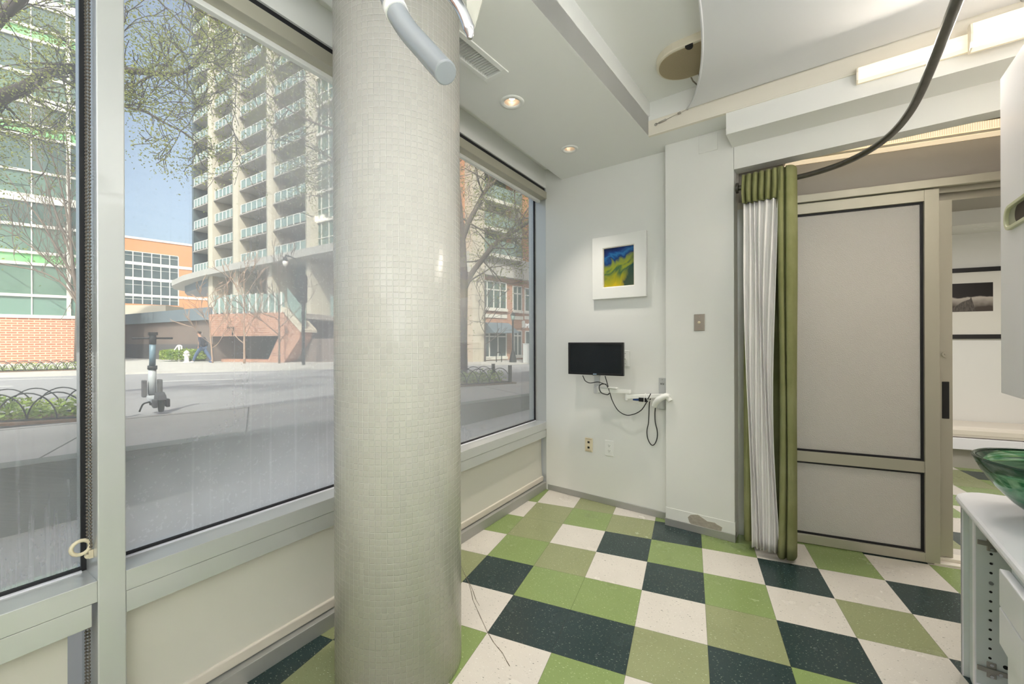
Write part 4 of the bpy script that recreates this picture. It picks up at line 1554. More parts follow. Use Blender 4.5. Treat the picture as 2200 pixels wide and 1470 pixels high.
M['brick2'] = brick_mat('salmon_brick', lin(186, 138, 114), lin(174, 126, 104), lin(196, 168, 148), 0.35, 0.12, 0.012)
M['orange'] = mat('orange_brick', lin(206, 146, 104), 0.85, var=0.05, scale=0.6)
M['brown'] = mat('brown_brick', lin(126, 112, 104), 0.9, var=0.06, scale=1.5)
M['blueband'] = mat('blue_grey_metal', lin(128, 142, 152), 0.5, 0.2, var=0.05, scale=3)
M['shadew'] = mat('recess_shade_grey', lin(92, 91, 92), 0.8)  # dark grey puts the shade of the balcony recesses into the colour
M['darkglass'] = mat('dark_glass', lin(76, 88, 92), 0.1, col2=lin(96, 108, 110), scale=0.6)
M['rail'] = mat('pale_green_railing_glass', lin(136, 158, 152), 0.12)
M['lwhite'] = mat('white_metal', lin(228, 228, 222), 0.5)
M['bark'] = mat('grey_brown_bark', lin(112, 100, 90), 0.9, var=0.2, scale=5)
M['bark2'] = mat('dark_bark', lin(84, 76, 72), 0.9, var=0.2, scale=6)
M['twig'] = mat('tan_twigs', lin(164, 138, 118), 0.9, var=0.1, scale=5)
M['leaf'] = leaf_mat('spring_leaves', lin(176, 182, 92), lin(142, 158, 74))
M['shrub'] = leaf_mat('shrub_leaves', lin(172, 190, 84), lin(112, 146, 60))
M['iron'] = mat('black_iron', lin(44, 46, 48), 0.5, 0.3)

# ground
ang_r, ang_k, ang_f = math.radians(44.5), math.radians(41), math.radians(21.3)


def along(p, ang, t, off=0.0, z=0.0):
    return Vector((p[0] + math.cos(ang) * t - math.sin(ang) * off, p[1] + math.sin(ang) * t + math.cos(ang) * off, z))


R0, K0, F0 = (-4.32, 3.5), (-5.5, 5.94), (-18.0, 14.6)
mb = MB(); mb.box(-120, 120, -60, 160, -0.9, -0.8)
struct(mb.build('ground', M['conc']))
mb = MB(); mb.hull8([along(R0, ang_r, -9, 0, -0.7), along(R0, ang_r, 22, 0, -0.7), along(K0, ang_k, 26, 0, -0.7), along(K0, ang_k, -9, 0, -0.7)],
                    [along(R0, ang_r, -9, 0, 0.25), along(R0, ang_r, 22, 0, 0.25), along(K0, ang_k, 26, 0, 0.25), along(K0, ang_k, -9, 0, 0.25)])
struct(mb.build('pavement_near', M['conc']))
mb = MB()
for t in (-2.6, 0.2, 1.85, 4.2, 6.6, 9.0):
    a, b_ = along(R0, ang_r, t, 0.3, 0.2505), along(K0, ang_k, t - 0.4, -0.16, 0.2505)
    d_ = Vector((math.cos(ang_r), math.sin(ang_r), 0)) * 0.008
    mb.hull8([a - d_, a + d_, b_ + d_, b_ - d_], [p_ + Vector((0, 0, 0.002)) for p_ in (a - d_, a + d_, b_ + d_, b_ - d_)])
mb.hull8([along(K0, ang_k, -9, -0.17, 0.2505), along(K0, ang_k, 26, -0.17, 0.2505), along(K0, ang_k, 26, -0.15, 0.2505), along(K0, ang_k, -9, -0.15, 0.2505)],
         [along(K0, ang_k, -9, -0.17, 0.2525), along(K0, ang_k, 26, -0.17, 0.2525), along(K0, ang_k, 26, -0.15, 0.2525), along(K0, ang_k, -9, -0.15, 0.2525)])
struct(mb.build('trim_12', mat('dark_joint', lin(104, 102, 98), 0.9)))
mb = MB(); mb.prism([along(R0, ang_r, -9)[:2], along(R0, ang_r, 22)[:2], along(R0, ang_r, 22, 0.25)[:2], along(R0, ang_r, -9, 0.25)[:2]], -0.75, 0.262)
struct(mb.build('wall_retaining', M['concd'], bevel=0.006))
mb = MB()
q = [along(R0, ang_r, t, 0.02, -0.33 + 0.049 * t) for t in (-7, 11)]
w_ = [C0 + WX * x + WY * 0.161 for x in (3.4, -7.6)]
q += [Vector((w_[0].x, w_[0].y, q[1].z)), Vector((w_[1].x, w_[1].y, q[0].z))]
mb.hull8([p_ - Vector((0, 0, 0.1)) for p_ in q], q)
struct(mb.build('path_well', M['conc']))
mb = MB(); mb.hull8([along(K0, ang_k, -30, 0, -0.7), along(K0, ang_k, 60, 0, -0.7), along(F0, ang_f, 90, 0, -0.7), along(F0, ang_f, -30, 0, -0.7)],
                    [along(K0, ang_k, -30, 0, 0.10), along(K0, ang_k, 60, 0, 0.10), along(F0, ang_f, 90, 0, 0.10), along(F0, ang_f, -30, 0, 0.10)])
struct(mb.build('road', M['asph']))
mb = MB()
for off in (-4.2, -1.4):
    for k in range(8):
        t = -14 + k * 6.5
        a = [along(F0, ang_f, t, off, 0.103), along(F0, ang_f, t + 3.6, off, 0.103), along(F0, ang_f, t + 3.6, off + 0.13, 0.103), along(F0, ang_f, t, off + 0.13, 0.103)]
        mb.hull8(a, [p_ + Vector((0, 0, 0.003)) for p_ in a])
struct(mb.build('road_markings', M['wline']))
mb = MB(); mb.hull8([along(F0, ang_f, -40, 0, -0.7), along(F0, ang_f, 100, 0, -0.7), along(F0, ang_f, 100, 60, -0.7), along(F0, ang_f, -40, 60, -0.7)],
                    [along(F0, ang_f, -40, 0, 0.18), along(F0, ang_f, 100, 0, 0.18), along(F0, ang_f, 100, 60, 0.18), along(F0, ang_f, -40, 60, 0.18)])
struct(mb.build('pavement_far', M['conc']))
# the storeys of this building over the room: they keep the near pavement in the shade
mb = MB(); mb.prism([(C0 + WX * x + WY * y)[:2] for x, y in ((-14, 0.12), (12, 0.12), (12, -14), (-14, -14))], 3.02, 10.5)
struct(mb.build('wall_upper_storeys', M['brick2']))
mb = MB(); mb.prism([(C0 + WX * x + WY * y)[:2] for x, y in ((6.0, 0.0), (34, 0.0), (34, -14), (6.0, -14))], 10.5, 28)
struct(mb.build('wall_shading_wing', M['brick2']))  # unseen taller wing, added to cast shade on the shop front
mb = MB(); mb.prism([(C0 + WX * x + WY * y)[:2] for x, y in ((0.25, 0.1), (12, 0.1), (12, -0.1), (0.25, -0.1))], -0.8, 3.05)
mb.prism([(C0 + WX * x + WY * y)[:2] for x, y in ((-14, 0.16), (-4.365, 0.16), (-4.365, 0.02), (-14, 0.02))], -0.8, 3.05)
struct(mb.build('wall_outer', M['brick2']))


# ---- buildings
def frame_at(p, ang):
    return dict(loc=(p[0], p[1], 0), rotz=ang)


p0 = at_z(0, 785, 0.1)
A1 = math.radians(38)
X1 = lambda u, v: on_line(u, v, p0, A1)
gb = thing('office_building', 'office block of green glass and white bands over a brick base', 'building', (p0.x, p0.y, 0), A1)
xe = X1(186, 600)[0]
xm = X1(148, 600)[0]
zz = lambda v: X1(0, v)[1]
mb = MB(); mb.box(-8, xe, 0, 6, -0.5, zz(682))
mb.build('brick_base', M['brick'], gb)
rows = [(38, 18, -40), (64, 38, None), (143, 64, None), (190, 143, None)]
bands = [(675, 682), (629, 635), (559, 565), (534, 540), (474, 480), (408, 425), (355, 360), (276, 282), (250, 256), (190, 209), (140, 146), (61, 67), (35, 41), (-36, -12), (-80, -74), (-150, -144), (-180, -174), (-252, -230)]
prev = 675
for k, (vt, vb) in enumerate(bands[1:]):
    mname = {1: 'gspan2', 3: 'gspan', 8: 'gspan', 12: 'gspan', 16: 'gspan'}.get(k + 1 if k else 1, 'gglass' if k % 2 else 'gglass2')
    if k == 0:
        mname = 'gspan2'
    elif k == 2:
        mname = 'gspan'
    elif k in (7, 11, 15):
        mname = 'gspan'
    mb = MB(); mb.box(-8, xe, 0.05, 0.3, zz(prev), zz(vb))
    mb.build('spandrel' if mname.startswith('gspan') else 'window', M[mname], gb)
    prev = vt
for vt, vb in bands:
    mb = MB(); mb.box(-8, xe + 0.05, -0.06, 0.1, zz(vb), zz(vt))
    mb.build('band', M['wband'], gb)
mb = MB(); mb.box(xm - 0.09, xm + 0.09, -0.05, 0.12, zz(675), zz(-252))
mb.build('mullion', M['wband'], gb)
for u in (68, -70, -190):
    x = X1(u, 600)[0]
    mb = MB(); mb.box(x - 0.025, x + 0.025, 0.0, 0.12, zz(675), zz(-252))
    mb.build('mullion', M['lwhite'], gb)
mb = MB(); mb.box(X1(168, 600)[0], xe + 0.1, -0.12, 6, zz(682), zz(398))
mb.build('corner_pier', M['conc'], gb)
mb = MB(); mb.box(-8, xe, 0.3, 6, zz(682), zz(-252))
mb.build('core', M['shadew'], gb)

# curved-front tower: four piers and the balconies between them
PT, AT = (-35.6, 53.0), math.radians(-32)
XT = lambda u, v=400: on_line(u, v, PT, AT)
tw = thing('apartment_tower', 'tall concrete apartment tower with stacked glass-railed balconies', 'tower', (PT[0], PT[1], 0), AT)
cols = [(446, 456), (499, 511), (572, 583), (656, 667)]
cx_ = []
NF, FH, ZB = 14, 3.1, 11.1
for ua, ub in cols:
    xa, xb = XT(ua)[0], XT(ub)[0]
    cx_.append((xa, xb))
    mb = MB(); mb.box(xa, xb, 0, 3.2, 0.2, ZB + FH * NF)
    mb.build('pier', M['conc2'], tw)
    mb = MB(); mb.box(xa + 0.1, xa + 0.18, -0.02, 0.1, 3, ZB + FH * NF)
    mb.build('pier_groove', M['concd'], tw)
spans = [(cx_[i][1], cx_[i + 1][0]) for i in range(3)] + [(-12.0, cx_[0][0])]
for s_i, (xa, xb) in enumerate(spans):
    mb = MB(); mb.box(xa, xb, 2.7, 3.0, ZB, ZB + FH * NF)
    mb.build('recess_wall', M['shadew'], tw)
    for k in range(NF):
        z = ZB + FH * k
        mb = MB(); mb.box(xa, xb, 0.15, 2.8, z, z + 0.14)
        sl = mb.build('balcony_slab', M['slab'], tw)
        mb = MB(); mb.box(xa + 0.3, xb - 0.05, 0.25, 0.29, z + 0.30, z + 1.25)
        rl = mb.build('railing_glass', M['rail'], sl)
        mb = MB(); n = 5
        for j in range(n + 1):
            x = xa + 0.3 + (xb - xa - 0.4) * j / n
            mb.box(x - 0.05, x + 0.05, 0.2, 0.3, z + 0.2, z + 1.3)
        mb.box(xa + 0.3, xb, 0.22, 0.3, z + 1.25, z + 1.32)
        mb.build('railing_posts', M['lwhite'], sl)
        mb = MB(); mb.box(xa + (xb - xa) * 0.35, xb - 0.6, 2.62, 2.72, z + 0.25, z + 2.7)
        mb.build('balcony_door', M['darkglass'], sl)
xg = cx_[3][1]
mb = MB(); mb.box(xg, xg + 9, 0.9, 1.2, ZB, ZB + FH * NF)
mb.build('curtain_wall', M['gglass'], tw)
mb = MB()
for k in range(NF + 1):
    mb.box(xg, xg + 9, 0.7, 1.0, ZB + FH * k - 0.1, ZB + FH * k + 0.22)
    mb.box(xg, xg + 9, 0.82, 1.0, ZB + FH * k + 1.3, ZB + FH * k + 1.38)
for j in range(7):
    mb.box(xg + 0.6 + j * 1.3, xg + 0.68 + j * 1.3, 0.8, 1.0, ZB, ZB + FH * NF)
mb.build('curtain_wall_grid', M['wband'], tw)
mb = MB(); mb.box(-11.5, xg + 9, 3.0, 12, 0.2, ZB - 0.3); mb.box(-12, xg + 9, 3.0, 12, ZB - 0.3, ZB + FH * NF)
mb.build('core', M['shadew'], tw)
mb = MB(); mb.prism([(xg + 9, -0.9), (-6, -0.9), (-14, -0.3), (-22, 1.0), (-27, 3.0), (-29, 5.5), (-24, 8), (xg + 9, 8)], ZB - 0.85, ZB - 0.05)
mb.build('podium_edge', M['conc'], tw)
mb = MB(); mb.prism([(-7, 0.6), (-14, 1.2), (-21, 2.4), (-25, 4.2), (-26.5, 6), (-22, 8), (-7, 8)], ZB - 1.9, ZB - 0.85)
mb.build('podium_soffit', M['blueband'], tw)
mb = MB(); mb.box(-12.4, -11.9, 0.2, 3.0, ZB, ZB + FH * NF); mb.box(-14.5, -12.4, 2.0, 3.2, ZB, ZB + FH * NF)
mb.build('glazed_corner', M['darkglass'], tw)
for xa, xb in ((xg + 0.6, xg + 9), (cx_[2][1] + 0.5, cx_[3][0] - 0.3)):
    mb = MB(); mb.box(xa, xb, 2.5, 3.02, 3.0, ZB - 1.0)
    mb.build('podium_window', M['gglass2'], tw)

# brick terrace with its stair in front of the tower
PB, AB = (-17.2, 24.2), math.radians(-14)
XB = lambda u, v: on_line(u, v, PB, AB)
te = thing('brick_terrace', 'raised salmon brick terrace with glass railing and stair, below the tower', 'terrace', (PB[0], PB[1], 0), AB)
xl_, zl_ = XB(450, 680)
xr_, zr_ = XB(606, 667)
zbm = XB(560, 722)[1]
zt_ = (zl_ + zr_) / 2
mb = MB(); mb.box(xl_, xr_, 0, 0.4, zbm, zt_)
mb.build('parapet', M['brick2'], te)
pts_ = [XB(u, v) for u, v in ((606, 667), (646, 712), (644, 728), (610, 781), (573, 781), (600, 722))]
mb = MB(); mb.prism(pts_, -0.02, 0.9, 'y')
mb.build('stair_flank', M['brick2'], te)
a = XB(605, 666); b_ = XB(648, 714)
mb = MB(); mb.prism([a, b_, (b_[0], b_[1] + 0.16), (a[0], a[1] + 0.16)], -0.06, 1.2, 'y')
mb.build('stair_coping', M['conc2'], te)
mb = MB(); mb.prism([(a[0] + 0.1, a[1] + 0.25), (b_[0], b_[1] + 0.25), (b_[0], b_[1] + 1.2), (a[0] + 0.1, a[1] + 1.25)], 0.3, 0.34, 'y')
mb.prism([(a[0] + 1.6, a[1] - 0.2), (b_[0] + 1.6, b_[1] + 0.25), (b_[0] + 1.6, b_[1] + 1.2), (a[0] + 1.6, a[1] + 1.0)], 2.0, 2.04, 'y')
mb.build('stair_railing', M['rail'], te)
mb = MB(); mb.box(xl_ + 0.1, xr_, 0.15, 0.19, zt_ + 0.08, zt_ + 1.1)
mb.build('railing_glass', M['rail'], te)
for k in range(12):
    x = xl_ + 0.15 + (xr_ - xl_ - 0.3) * k / 11
    mb = MB(); mb.box(x - 0.035, x + 0.035, 0.1, 0.2, zt_, zt_ + 1.15)
    mb.build('railing_post', M['lwhite'], te)
mb = MB(); mb.box(xl_, xr_ + 0.8, 0.4, 9.5, zt_ - 0.3, zt_)
mb.build('terrace_deck', M['conc'], te)
mb = MB(); mb.box(xl_ - 1, xr_, 4.4, 4.8, 0.1, zt_ - 0.3); mb.box(XB(610, 770)[0], xr_ + 9, 1.0, 1.4, 0.1, 1.5)
mb.build('under_wall', M['brown'], te)
mb = MB(); mb.box(XB(475, 778)[0], XB(575, 778)[0], 0.0, 0.4, 0.15, 0.34)
mb.build('planter_kerb', M['brick2'], te)
mb = MB()
pz = XB(503, 704)
mb.box(pz[0] - 0.45, pz[0] - 0.02, -0.04, 0.005, pz[1] - 0.04, pz[1] + 0.04)
mb.hull8([(pz[0] - 0.08, -0.04, pz[1]), (pz[0], -0.04, pz[1]), (pz[0], 0.005, pz[1]), (pz[0] - 0.08, 0.005, pz[1])],
         [(pz[0] - 0.14, -0.04, pz[1] - 0.42), (pz[0] - 0.06, -0.04, pz[1] - 0.42), (pz[0] - 0.06, 0.005, pz[1] - 0.42), (pz[0] - 0.14, 0.005, pz[1] - 0.42)])
mb.build('wall_numeral', M['iron'], te)

# low brown wall under a blue-grey metal fascia, left of the terrace
PL = at_y(262, 693, 31.0)
PR = at_y(456, 684, 24.3)
AL = math.atan2(PR.y - PL.y, PR.x - PL.x)
LL = (PR - PL).length - 0.4
gw = thing('garage_block', 'low brown brick garage under a blue-grey metal fascia', 'building', (PL.x, PL.y, 0), AL)
mb = MB(); mb.box(-4, LL, 0.2, 3, -0.3, 2.66)
mb.build('wall', M['brown'], gw)
mb = MB(); mb.box(-4, LL, 0, 3.2, 2.66, 3.40)
mb.build('fascia', M['blueband'], gw)
mb = MB(); mb.box(-4, LL, 0.12, 0.25, 0.1, 1.2)
mb.build('dark_opening', M['shadew'], gw)

# orange brick block far behind
PO = at_y(268, 660, 96.0)
AO = math.radians(46.6)
XO = lambda u, v: on_line(u, v, PO, AO)
ob = thing('brick_block', 'orange brick block with a gridded window wall, left of the tower', 'building', (PO.x, PO.y, 0), AO)
zt_ = XO(400, 528)[1]
mb = MB(); mb.box(-8, 30, 0, 10, 0, zt_)
mb.build('wall', M['orange'], ob)
mb = MB(); mb.box(-8.1, 30, -0.15, 10, zt_, zt_ + 0.5)
mb.build('cornice', M['wband'], ob)
x0_, x1_ = -1.0, XO(383, 560)[0]
zr = [XO(383, v)[1] for v in (552, 572, 578, 603, 609, 637, 642, 657)]
for zb_, zt2 in ((zr[1], zr[0]), (zr[3], zr[2]), (zr[5], zr[4]), (zr[7], zr[6])):
    mb = MB(); mb.box(x0_, x1_, -0.03, 0.05, zb_, zt2)
    mb.build('window', M['darkglass'], ob)
mb = MB()
for k in range(6):
    x = x1_ - k * (x1_ - XO(306, 560)[0]) / 4
    mb.box(x - 0.09, x + 0.09, -0.1, 0.02, zr[7], zr[0])
for zb_, zt2 in ((zr[1], zr[0]), (zr[3], zr[2]), (zr[5], zr[4]), (zr[7], zr[6])):
    mb.box(x0_, x1_, -0.09, 0.02, zt2 - (zt2 - zb_) * 0.34 - 0.035, zt2 - (zt2 - zb_) * 0.34 + 0.035)
mb.box(x0_, x1_, -0.09, 0.02, zr[0], zr[0] + 0.15)
mb.build('window_grid', M['wband'], ob)
for za, zb_ in ((zr[2], zr[1]), (zr[4], zr[3]), (zr[6], zr[5])):
    mb = MB(); mb.box(x0_, 30, -0.14, 0.02, za, zb_)
    mb.build('band', M['wband'], ob)
cw = at_y(262, 660, 44.0)
mb = MB(); mb.box(0, 4.2, 0, 3, 4.0, 5.3); mb.box(0.4, 2.6, 0.5, 3, 3.4, 4.0); mb.box(0.2, 4.0, 1, 1.6, 0, 4)
pk = mb.build('entrance_canopy', M['conc2'], loc=(cw.x, cw.y, 0), rotz=math.radians(8))
tag(pk, 'pale concrete entrance canopy in front of the orange brick block', 'canopy')

# shop building seen through the far window
PS, AS = (-1.85, 24.0), math.radians(43)
XS = lambda u, v: on_line(u, v, PS, AS)
sb = thing('shop_building', 'brick shop building with awning and lit letters beyond the far window', 'building', (PS[0], PS[1], 0), AS)
zc0, zc1 = XS(1042, 592)[1], XS(1042, 581)[1]
mb = MB(); mb.box(-3, 11, 0, 6, -0.4, zc0)
mb.build('lower_wall', M['brick2'], sb)
mb = MB(); mb.box(-3, 11, 0.2, 6, zc0, 26)
mb.build('upper_wall', M['orange'], sb)
mb = MB(); mb.box(-3, 11, -0.35, 0.3, zc0, zc1); mb.box(-3, 11, -0.2, 0.2, zc1, zc1 + 0.9)
mb.build('cornice', M['conc'], sb)


def shop_win(ul, ur, vt, vb, name='window', uref=None, grid=(2, 0.3), m='gglass2', y=-0.02):
    xl, z1 = XS(ul, vt)
    z0 = XS(ul, vb)[1]
    xr = XS(ur, vt)[0]
    if uref:
        z1 = XS(uref, vt)[1]; z0 = XS(uref, vb)[1]
    mbx = MB(); mbx.box(xl, xr, y, 0.1, z0, z1)
    w_o = mbx.build(name, M[m], sb)
    mbx = MB()
    for k in range(grid[0] + 1):
        x = xl + (xr - xl) * k / grid[0]
        mbx.box(x - 0.035, x + 0.035, y - 0.04, 0, z0, z1)
    for zq in (z0, z1, z1 - (z1 - z0) * grid[1]):
        mbx.box(xl, xr, y - 0.04, 0, zq - 0.035, zq + 0.035)
    mbx.build('window_frame', M['lwhite'], w_o)
    mbx = MB(); mbx.box(xl - 0.05, xr + 0.05, y - 0.12, 0.05, z0 - 0.16, z0)
    mbx.build('window_sill', M['wband'], w_o)
    return xl, xr, z0, z1


shop_win(1031, 1086.5, 602, 660.7, grid=(4, 0.3))
shop_win(1101.3, 1119.5, 614.8, 667)
shop_win(1127, 1155, 619.7, 669, grid=(3, 0.3))
shop_win(1031, 1086.5, 715, 768, 'shopfront', grid=(3, 0.15), m='darkglass')
shop_win(1103, 1119.5, 711, 764, 'shopfront', grid=(2, 0.2), m='darkglass')
shop_win(1128, 1150, 712, 777, 'shop_door', grid=(2, 0.5), m='darkglass')
for ul, ur in ((1031, 1088.5), (1104, 1123), (1127, 1156)):
    xl, z1 = XS(ul, 673.5 if ul < 1100 else 679)
    mb = MB(); mb.box(xl, XS(ur, 680)[0], -0.05, 0.05, z1 - 0.22, z1)
    mb.build('stone_band', M['wband'], sb)
xa, za = XS(1047, 693); xb, zb_ = XS(1093, 713)
mb = MB(); mb.hull8([(xa - 0.3, -1.0, za - 0.62), (xb, -1.0, za - 0.62), (xb, 0, za - 0.62), (xa - 0.3, 0, za - 0.62)], [(xa - 0.2, -0.12, za), (xb - 0.1, -0.12, za), (xb - 0.1, 0, za), (xa - 0.2, 0, za)])
mb.build('awning', mat('slate_awning', lin(104, 118, 128), 0.8), sb)
xs, zs_ = XS(1127.5, 704.5)
zt2 = XS(1127.5, 694.5)[1]
text_mesh('sign_letters', 'M\u014cG', (zt2 - zs_) * 1.36, mat('white_letters', lin(250, 250, 250), 0.5, emit=(1, 1, 1, 1), estr=0.35), sb, (xs, -0.06, zs_), (math.pi / 2, 0, 0), 0.04, 'LEFT', 1.0)
xp, zp = XS(1120.5, 689.5); xq, zq = XS(1125.5, 705)
mb = MB(); mb.box(xp, xq, -0.10, 0.0, zq, zp)
mb.build('sign_plaque', M['lwhite'], sb)
# stone pier and the balconies of the upper floors
x0_, x1_ = XS(1004, 700)[0], XS(1030, 700)[0]
mb = MB(); mb.box(x0_, x1_, -0.5, 0.4, 0, 26)
mb.build('stone_pier', M['conc2'], sb)
mb = MB()
for k in range(16):
    mb.box(x0_ - 0.005, x1_ + 0.005, -0.51, 0.3, 0.9 + k * 0.75, 0.915 + k * 0.75)
mb.build('pier_joints', M['concd'], sb)
xa, xb = x1_, XS(1090, 450)[0]
mb = MB(); mb.box(xa, xb, 0.15, 0.25, zc1 + 0.9, 26)
mb.build('recess_glass', M['gglass2'], sb)
for v in (431, 492, 372, 548):
    z = XS(1041, v)[1]
    mb = MB(); mb.box(xa, xb + 0.8, -0.5, 0.3, z - 0.12, z + 0.08)
    sl = mb.build('balcony_slab', M['wband'], sb)
    mb = MB(); mb.box(xa, xb + 0.8, -0.48, -0.44, z + 0.08, z + 0.85)
    mb.build('balcony_glass', M['rail'], sl)
for vt, vb in ((421, 452), (478, 505), (532, 558), (360, 392)):
    z1, z0 = XS(1103, vt)[1], XS(1103, vb)[1]
    xl, xr = XS(1103, 450)[0], XS(1122, 450)[0]
    mb = MB(); mb.box(xl, xr, 0.12, 0.3, z0, z1)
    w_o = mb.build('window', M['gglass'], sb)
    mb = MB(); mb.box((xl + xr) / 2 - 0.03, (xl + xr) / 2 + 0.03, 0.06, 0.2, z0, z1)
    mb.build('window_frame', M['lwhite'], w_o)
    mb = MB(); mb.box(xl, xr, 0.08, 0.3, z0 - 0.62, z0)
    mb.build('white_panel', M['wband'], w_o)


# ---- trees
MINR = 0.006


def grow(mbx, p, d, L, r, lvl, rg, tips, spread=0.7, up=0.15, kids=3, segs=4):
    pts = [Vector(p)]
    d = Vector(d).normalized()
    for i in range(segs):
        d = (d + Vector((rg.gauss(0, .13), rg.gauss(0, .13), rg.gauss(0, .10) + up * 0.25))).normalized()
        pts.append(pts[-1] + d * (L / segs))
    rad = [max(MINR, r * (1 - 0.55 * i / segs)) for i in range(segs + 1)]
    mbx.tube(pts, rad, 7 if r > 0.05 else (5 if r > 0.02 else 3), cap=False)
    if lvl <= 1:
        tips.extend(pts[1:])
    if lvl == 0:
        return
    for k in range(kids):
        i = rg.randint(1, segs) if k else segs
        q = Vector((rg.gauss(0, 1), rg.gauss(0, 1), rg.gauss(0, 0.7) + up)).normalized()
        nd = (d + q * spread).normalized()
        grow(mbx, pts[i], nd, L * rg.uniform(0.55, 0.8), rad[i] * 0.7, lvl - 1, rg, tips, spread, up, kids, segs)


def limb(mbx, pts, r0, r1, rg, tips, twigs=2, tl=1.0, lvl=2, up=0.1, spread=0.75, kids=3, bias=(0, 0, 0)):
    P = smooth_path(pts, 4)
    n = len(P)
    rad = [r0 + (r1 - r0) * i / (n - 1) for i in range(n)]
    mbx.tube(P, rad, 8, cap=False)
    for i in range(2, n, 3):
        for _ in range(twigs):
            t = (P[min(i + 1, n - 1)] - P[i - 1]).normalized()
            q = Vector((rg.gauss(0, 1), rg.gauss(0, 0.6), rg.gauss(0, 0.9))) + Vector(bias)
            grow(mbx, P[i], t * 0.5 + q.normalized(), tl * rg.uniform(0.6, 1.2), min(rad[i] * 0.5, 0.03), lvl, rg, tips, spread, up, kids, 3)


def leaves(tips, n, size, spread, rg, zmin=None):
    mbx = MB()
    for _ in range(n):
        c = rg.choice(tips) + Vector((rg.gauss(0, spread), rg.gauss(0, spread), rg.gauss(0, spread)))
        if zmin and c.z < zmin:
            continue
        a = Vector((rg.gauss(0, 1), rg.gauss(0, 1), rg.gauss(0, 1))).normalized()
        b = a.cross(Vector((rg.gauss(0, 1), rg.gauss(0, 1), rg.gauss(0, 1)))).normalized()
        s = size * rg.uniform(0.6, 1.3)
        nrm = a.cross(b) * s * 0.25
        mbx.quad(c - a * s, c - b * s * 0.5 + nrm, c + a * s, c + b * s * 0.5 + nrm)
    return mbx


def px(pts, y):
    return [at_y(u, v, y) for u, v in pts]


# tree by the near bed at the left: only its limbs reach into view
rg = random.Random(11)
tr = thing('leafing_tree', 'leafing tree whose thick limb crosses the left windows', 'tree', at_y(-190, 800, 6.6) * 1.0, 0)
tr.location.z = 0.2
off = -Vector(tr.location)
mb, tips = MB(), []
S = lambda pts: [p + off for p in pts]
mb.tube(S(px([(-190, 905), (-185, 700), (-180, 500), (-170, 380)], 6.6)), [0.20, 0.17, 0.15, 0.13], 12)
limb(mb, S(px([(-180, 420), (-90, 275), (0, 212), (55, 188), (100, 158), (150, 148), (200, 146), (272, 151), (335, 158), (385, 158), (412, 142), (430, 120)], 6.6)), 0.115, 0.014, rg, tips, 2, 0.55, 2)
limb(mb, S(px([(120, 160), (160, 185), (210, 205), (272, 230), (312, 240), (350, 262), (400, 288), (440, 322)], 6.6)), 0.03, 0.010, rg, tips, 2, 0.5, 2)
limb(mb, S(px([(340, 158), (370, 180), (420, 215), (435, 240)], 6.6)), 0.014, 0.006, rg, tips, 1, 0.4, 1)
limb(mb, S(px([(-170, 380), (-60, 120), (60, -20), (180, -120), (300, -130)], 6.4)), 0.10, 0.03, rg, tips, 2, 0.9, 3)
limb(mb, S(px([(230, -120), (330, -10), (420, 80), (480, 150), (530, 190)], 7.2)), 0.016, 0.007, rg, tips, 2, 0.7, 2)
limb(mb, S(px([(300, -60), (380, -10), (440, 30), (520, 60)], 7.4)), 0.014, 0.007, rg, tips, 3, 0.7, 2)
limb(mb, S(px([(-60, 330), (0, 275), (40, 262), (90, 285)], 6.9)), 0.02, 0.006, rg, tips, 2, 0.5, 2)
limb(mb, S(px([(-60, 60), (0, 48), (50, 20), (100, 0)], 6.9)), 0.02, 0.006, rg, tips, 2, 0.5, 2)
mb.build('trunk', M['bark2'], tr)
leaves(tips, 26000, 0.022, 0.14, rg).build('foliage', M['leaf'], tr)

# tree at the end of the right bed
rg = random.Random(23)
tb = at_z(994, 815, 0.25)
YT = tb.y
tr = thing('forked_tree', 'grey forked tree with new leaves seen through the far window', 'tree', (tb.x, tb.y, 0.2), 0)
off = -Vector(tr.location)
mb, tips = MB(), []
mb.tube(S([Vector((tb.x, tb.y, 0.2))] + px([(994, 740), (995, 660), (996, 600), (993, 520), (985, 430), (975, 330), (960, 200)], YT)), [0.15, 0.13, 0.125, 0.12, 0.10, 0.09, 0.08, 0.06], 12)
limb(mb, S(px([(996, 625), (1012, 590), (1036, 558), (1064, 524), (1100, 500), (1150, 467), (1210, 430)], YT)), 0.085, 0.045, rg, tips, 2, 0.9, 3)
limb(mb, S(px([(992, 520), (1006, 480), (1024, 446), (1044, 408), (1068, 386), (1088, 360)], YT)), 0.085, 0.04, rg, tips, 1, 0.9, 3)
limb(mb, S(px([(1044, 408), (1056, 375), (1062, 340), (1068, 300)], YT)), 0.05, 0.03, rg, tips, 1, 0.9, 3)
limb(mb, S(px([(1118, 492), (1108, 450), (1106, 410), (1116, 395), (1150, 430)], YT)), 0.025, 0.01, rg, tips, 2, 0.7, 2)
limb(mb, S(px([(996, 470), (1020, 486), (1050, 502), (1080, 530), (1100, 560)], YT)), 0.03, 0.01, rg, tips, 2, 0.7, 2)
limb(mb, S(px([(980, 400), (920, 370), (850, 330), (760, 290), (690, 270), (620, 235), (560, 190)], YT - 1)), 0.06, 0.012, rg, tips, 2, 1.1, 3)
limb(mb, S(px([(990, 480), (900, 420), (800, 390), (720, 345), (650, 310), (590, 300)], YT - 0.5)), 0.05, 0.010, rg, tips, 2, 1.0, 3)
limb(mb, S(px([(975, 330), (900, 240), (800, 150), (700, 100), (640, 60), (560, 50)], YT - 0.5)), 0.06, 0.012, rg, tips, 2, 1.2, 3)
limb(mb, S(px([(985, 560), (900, 520), (800, 470), (720, 430), (670, 420)], YT - 0.5)), 0.04, 0.01, rg, tips, 1, 0.8, 2)
mb.build('trunk', M['bark'], tr)
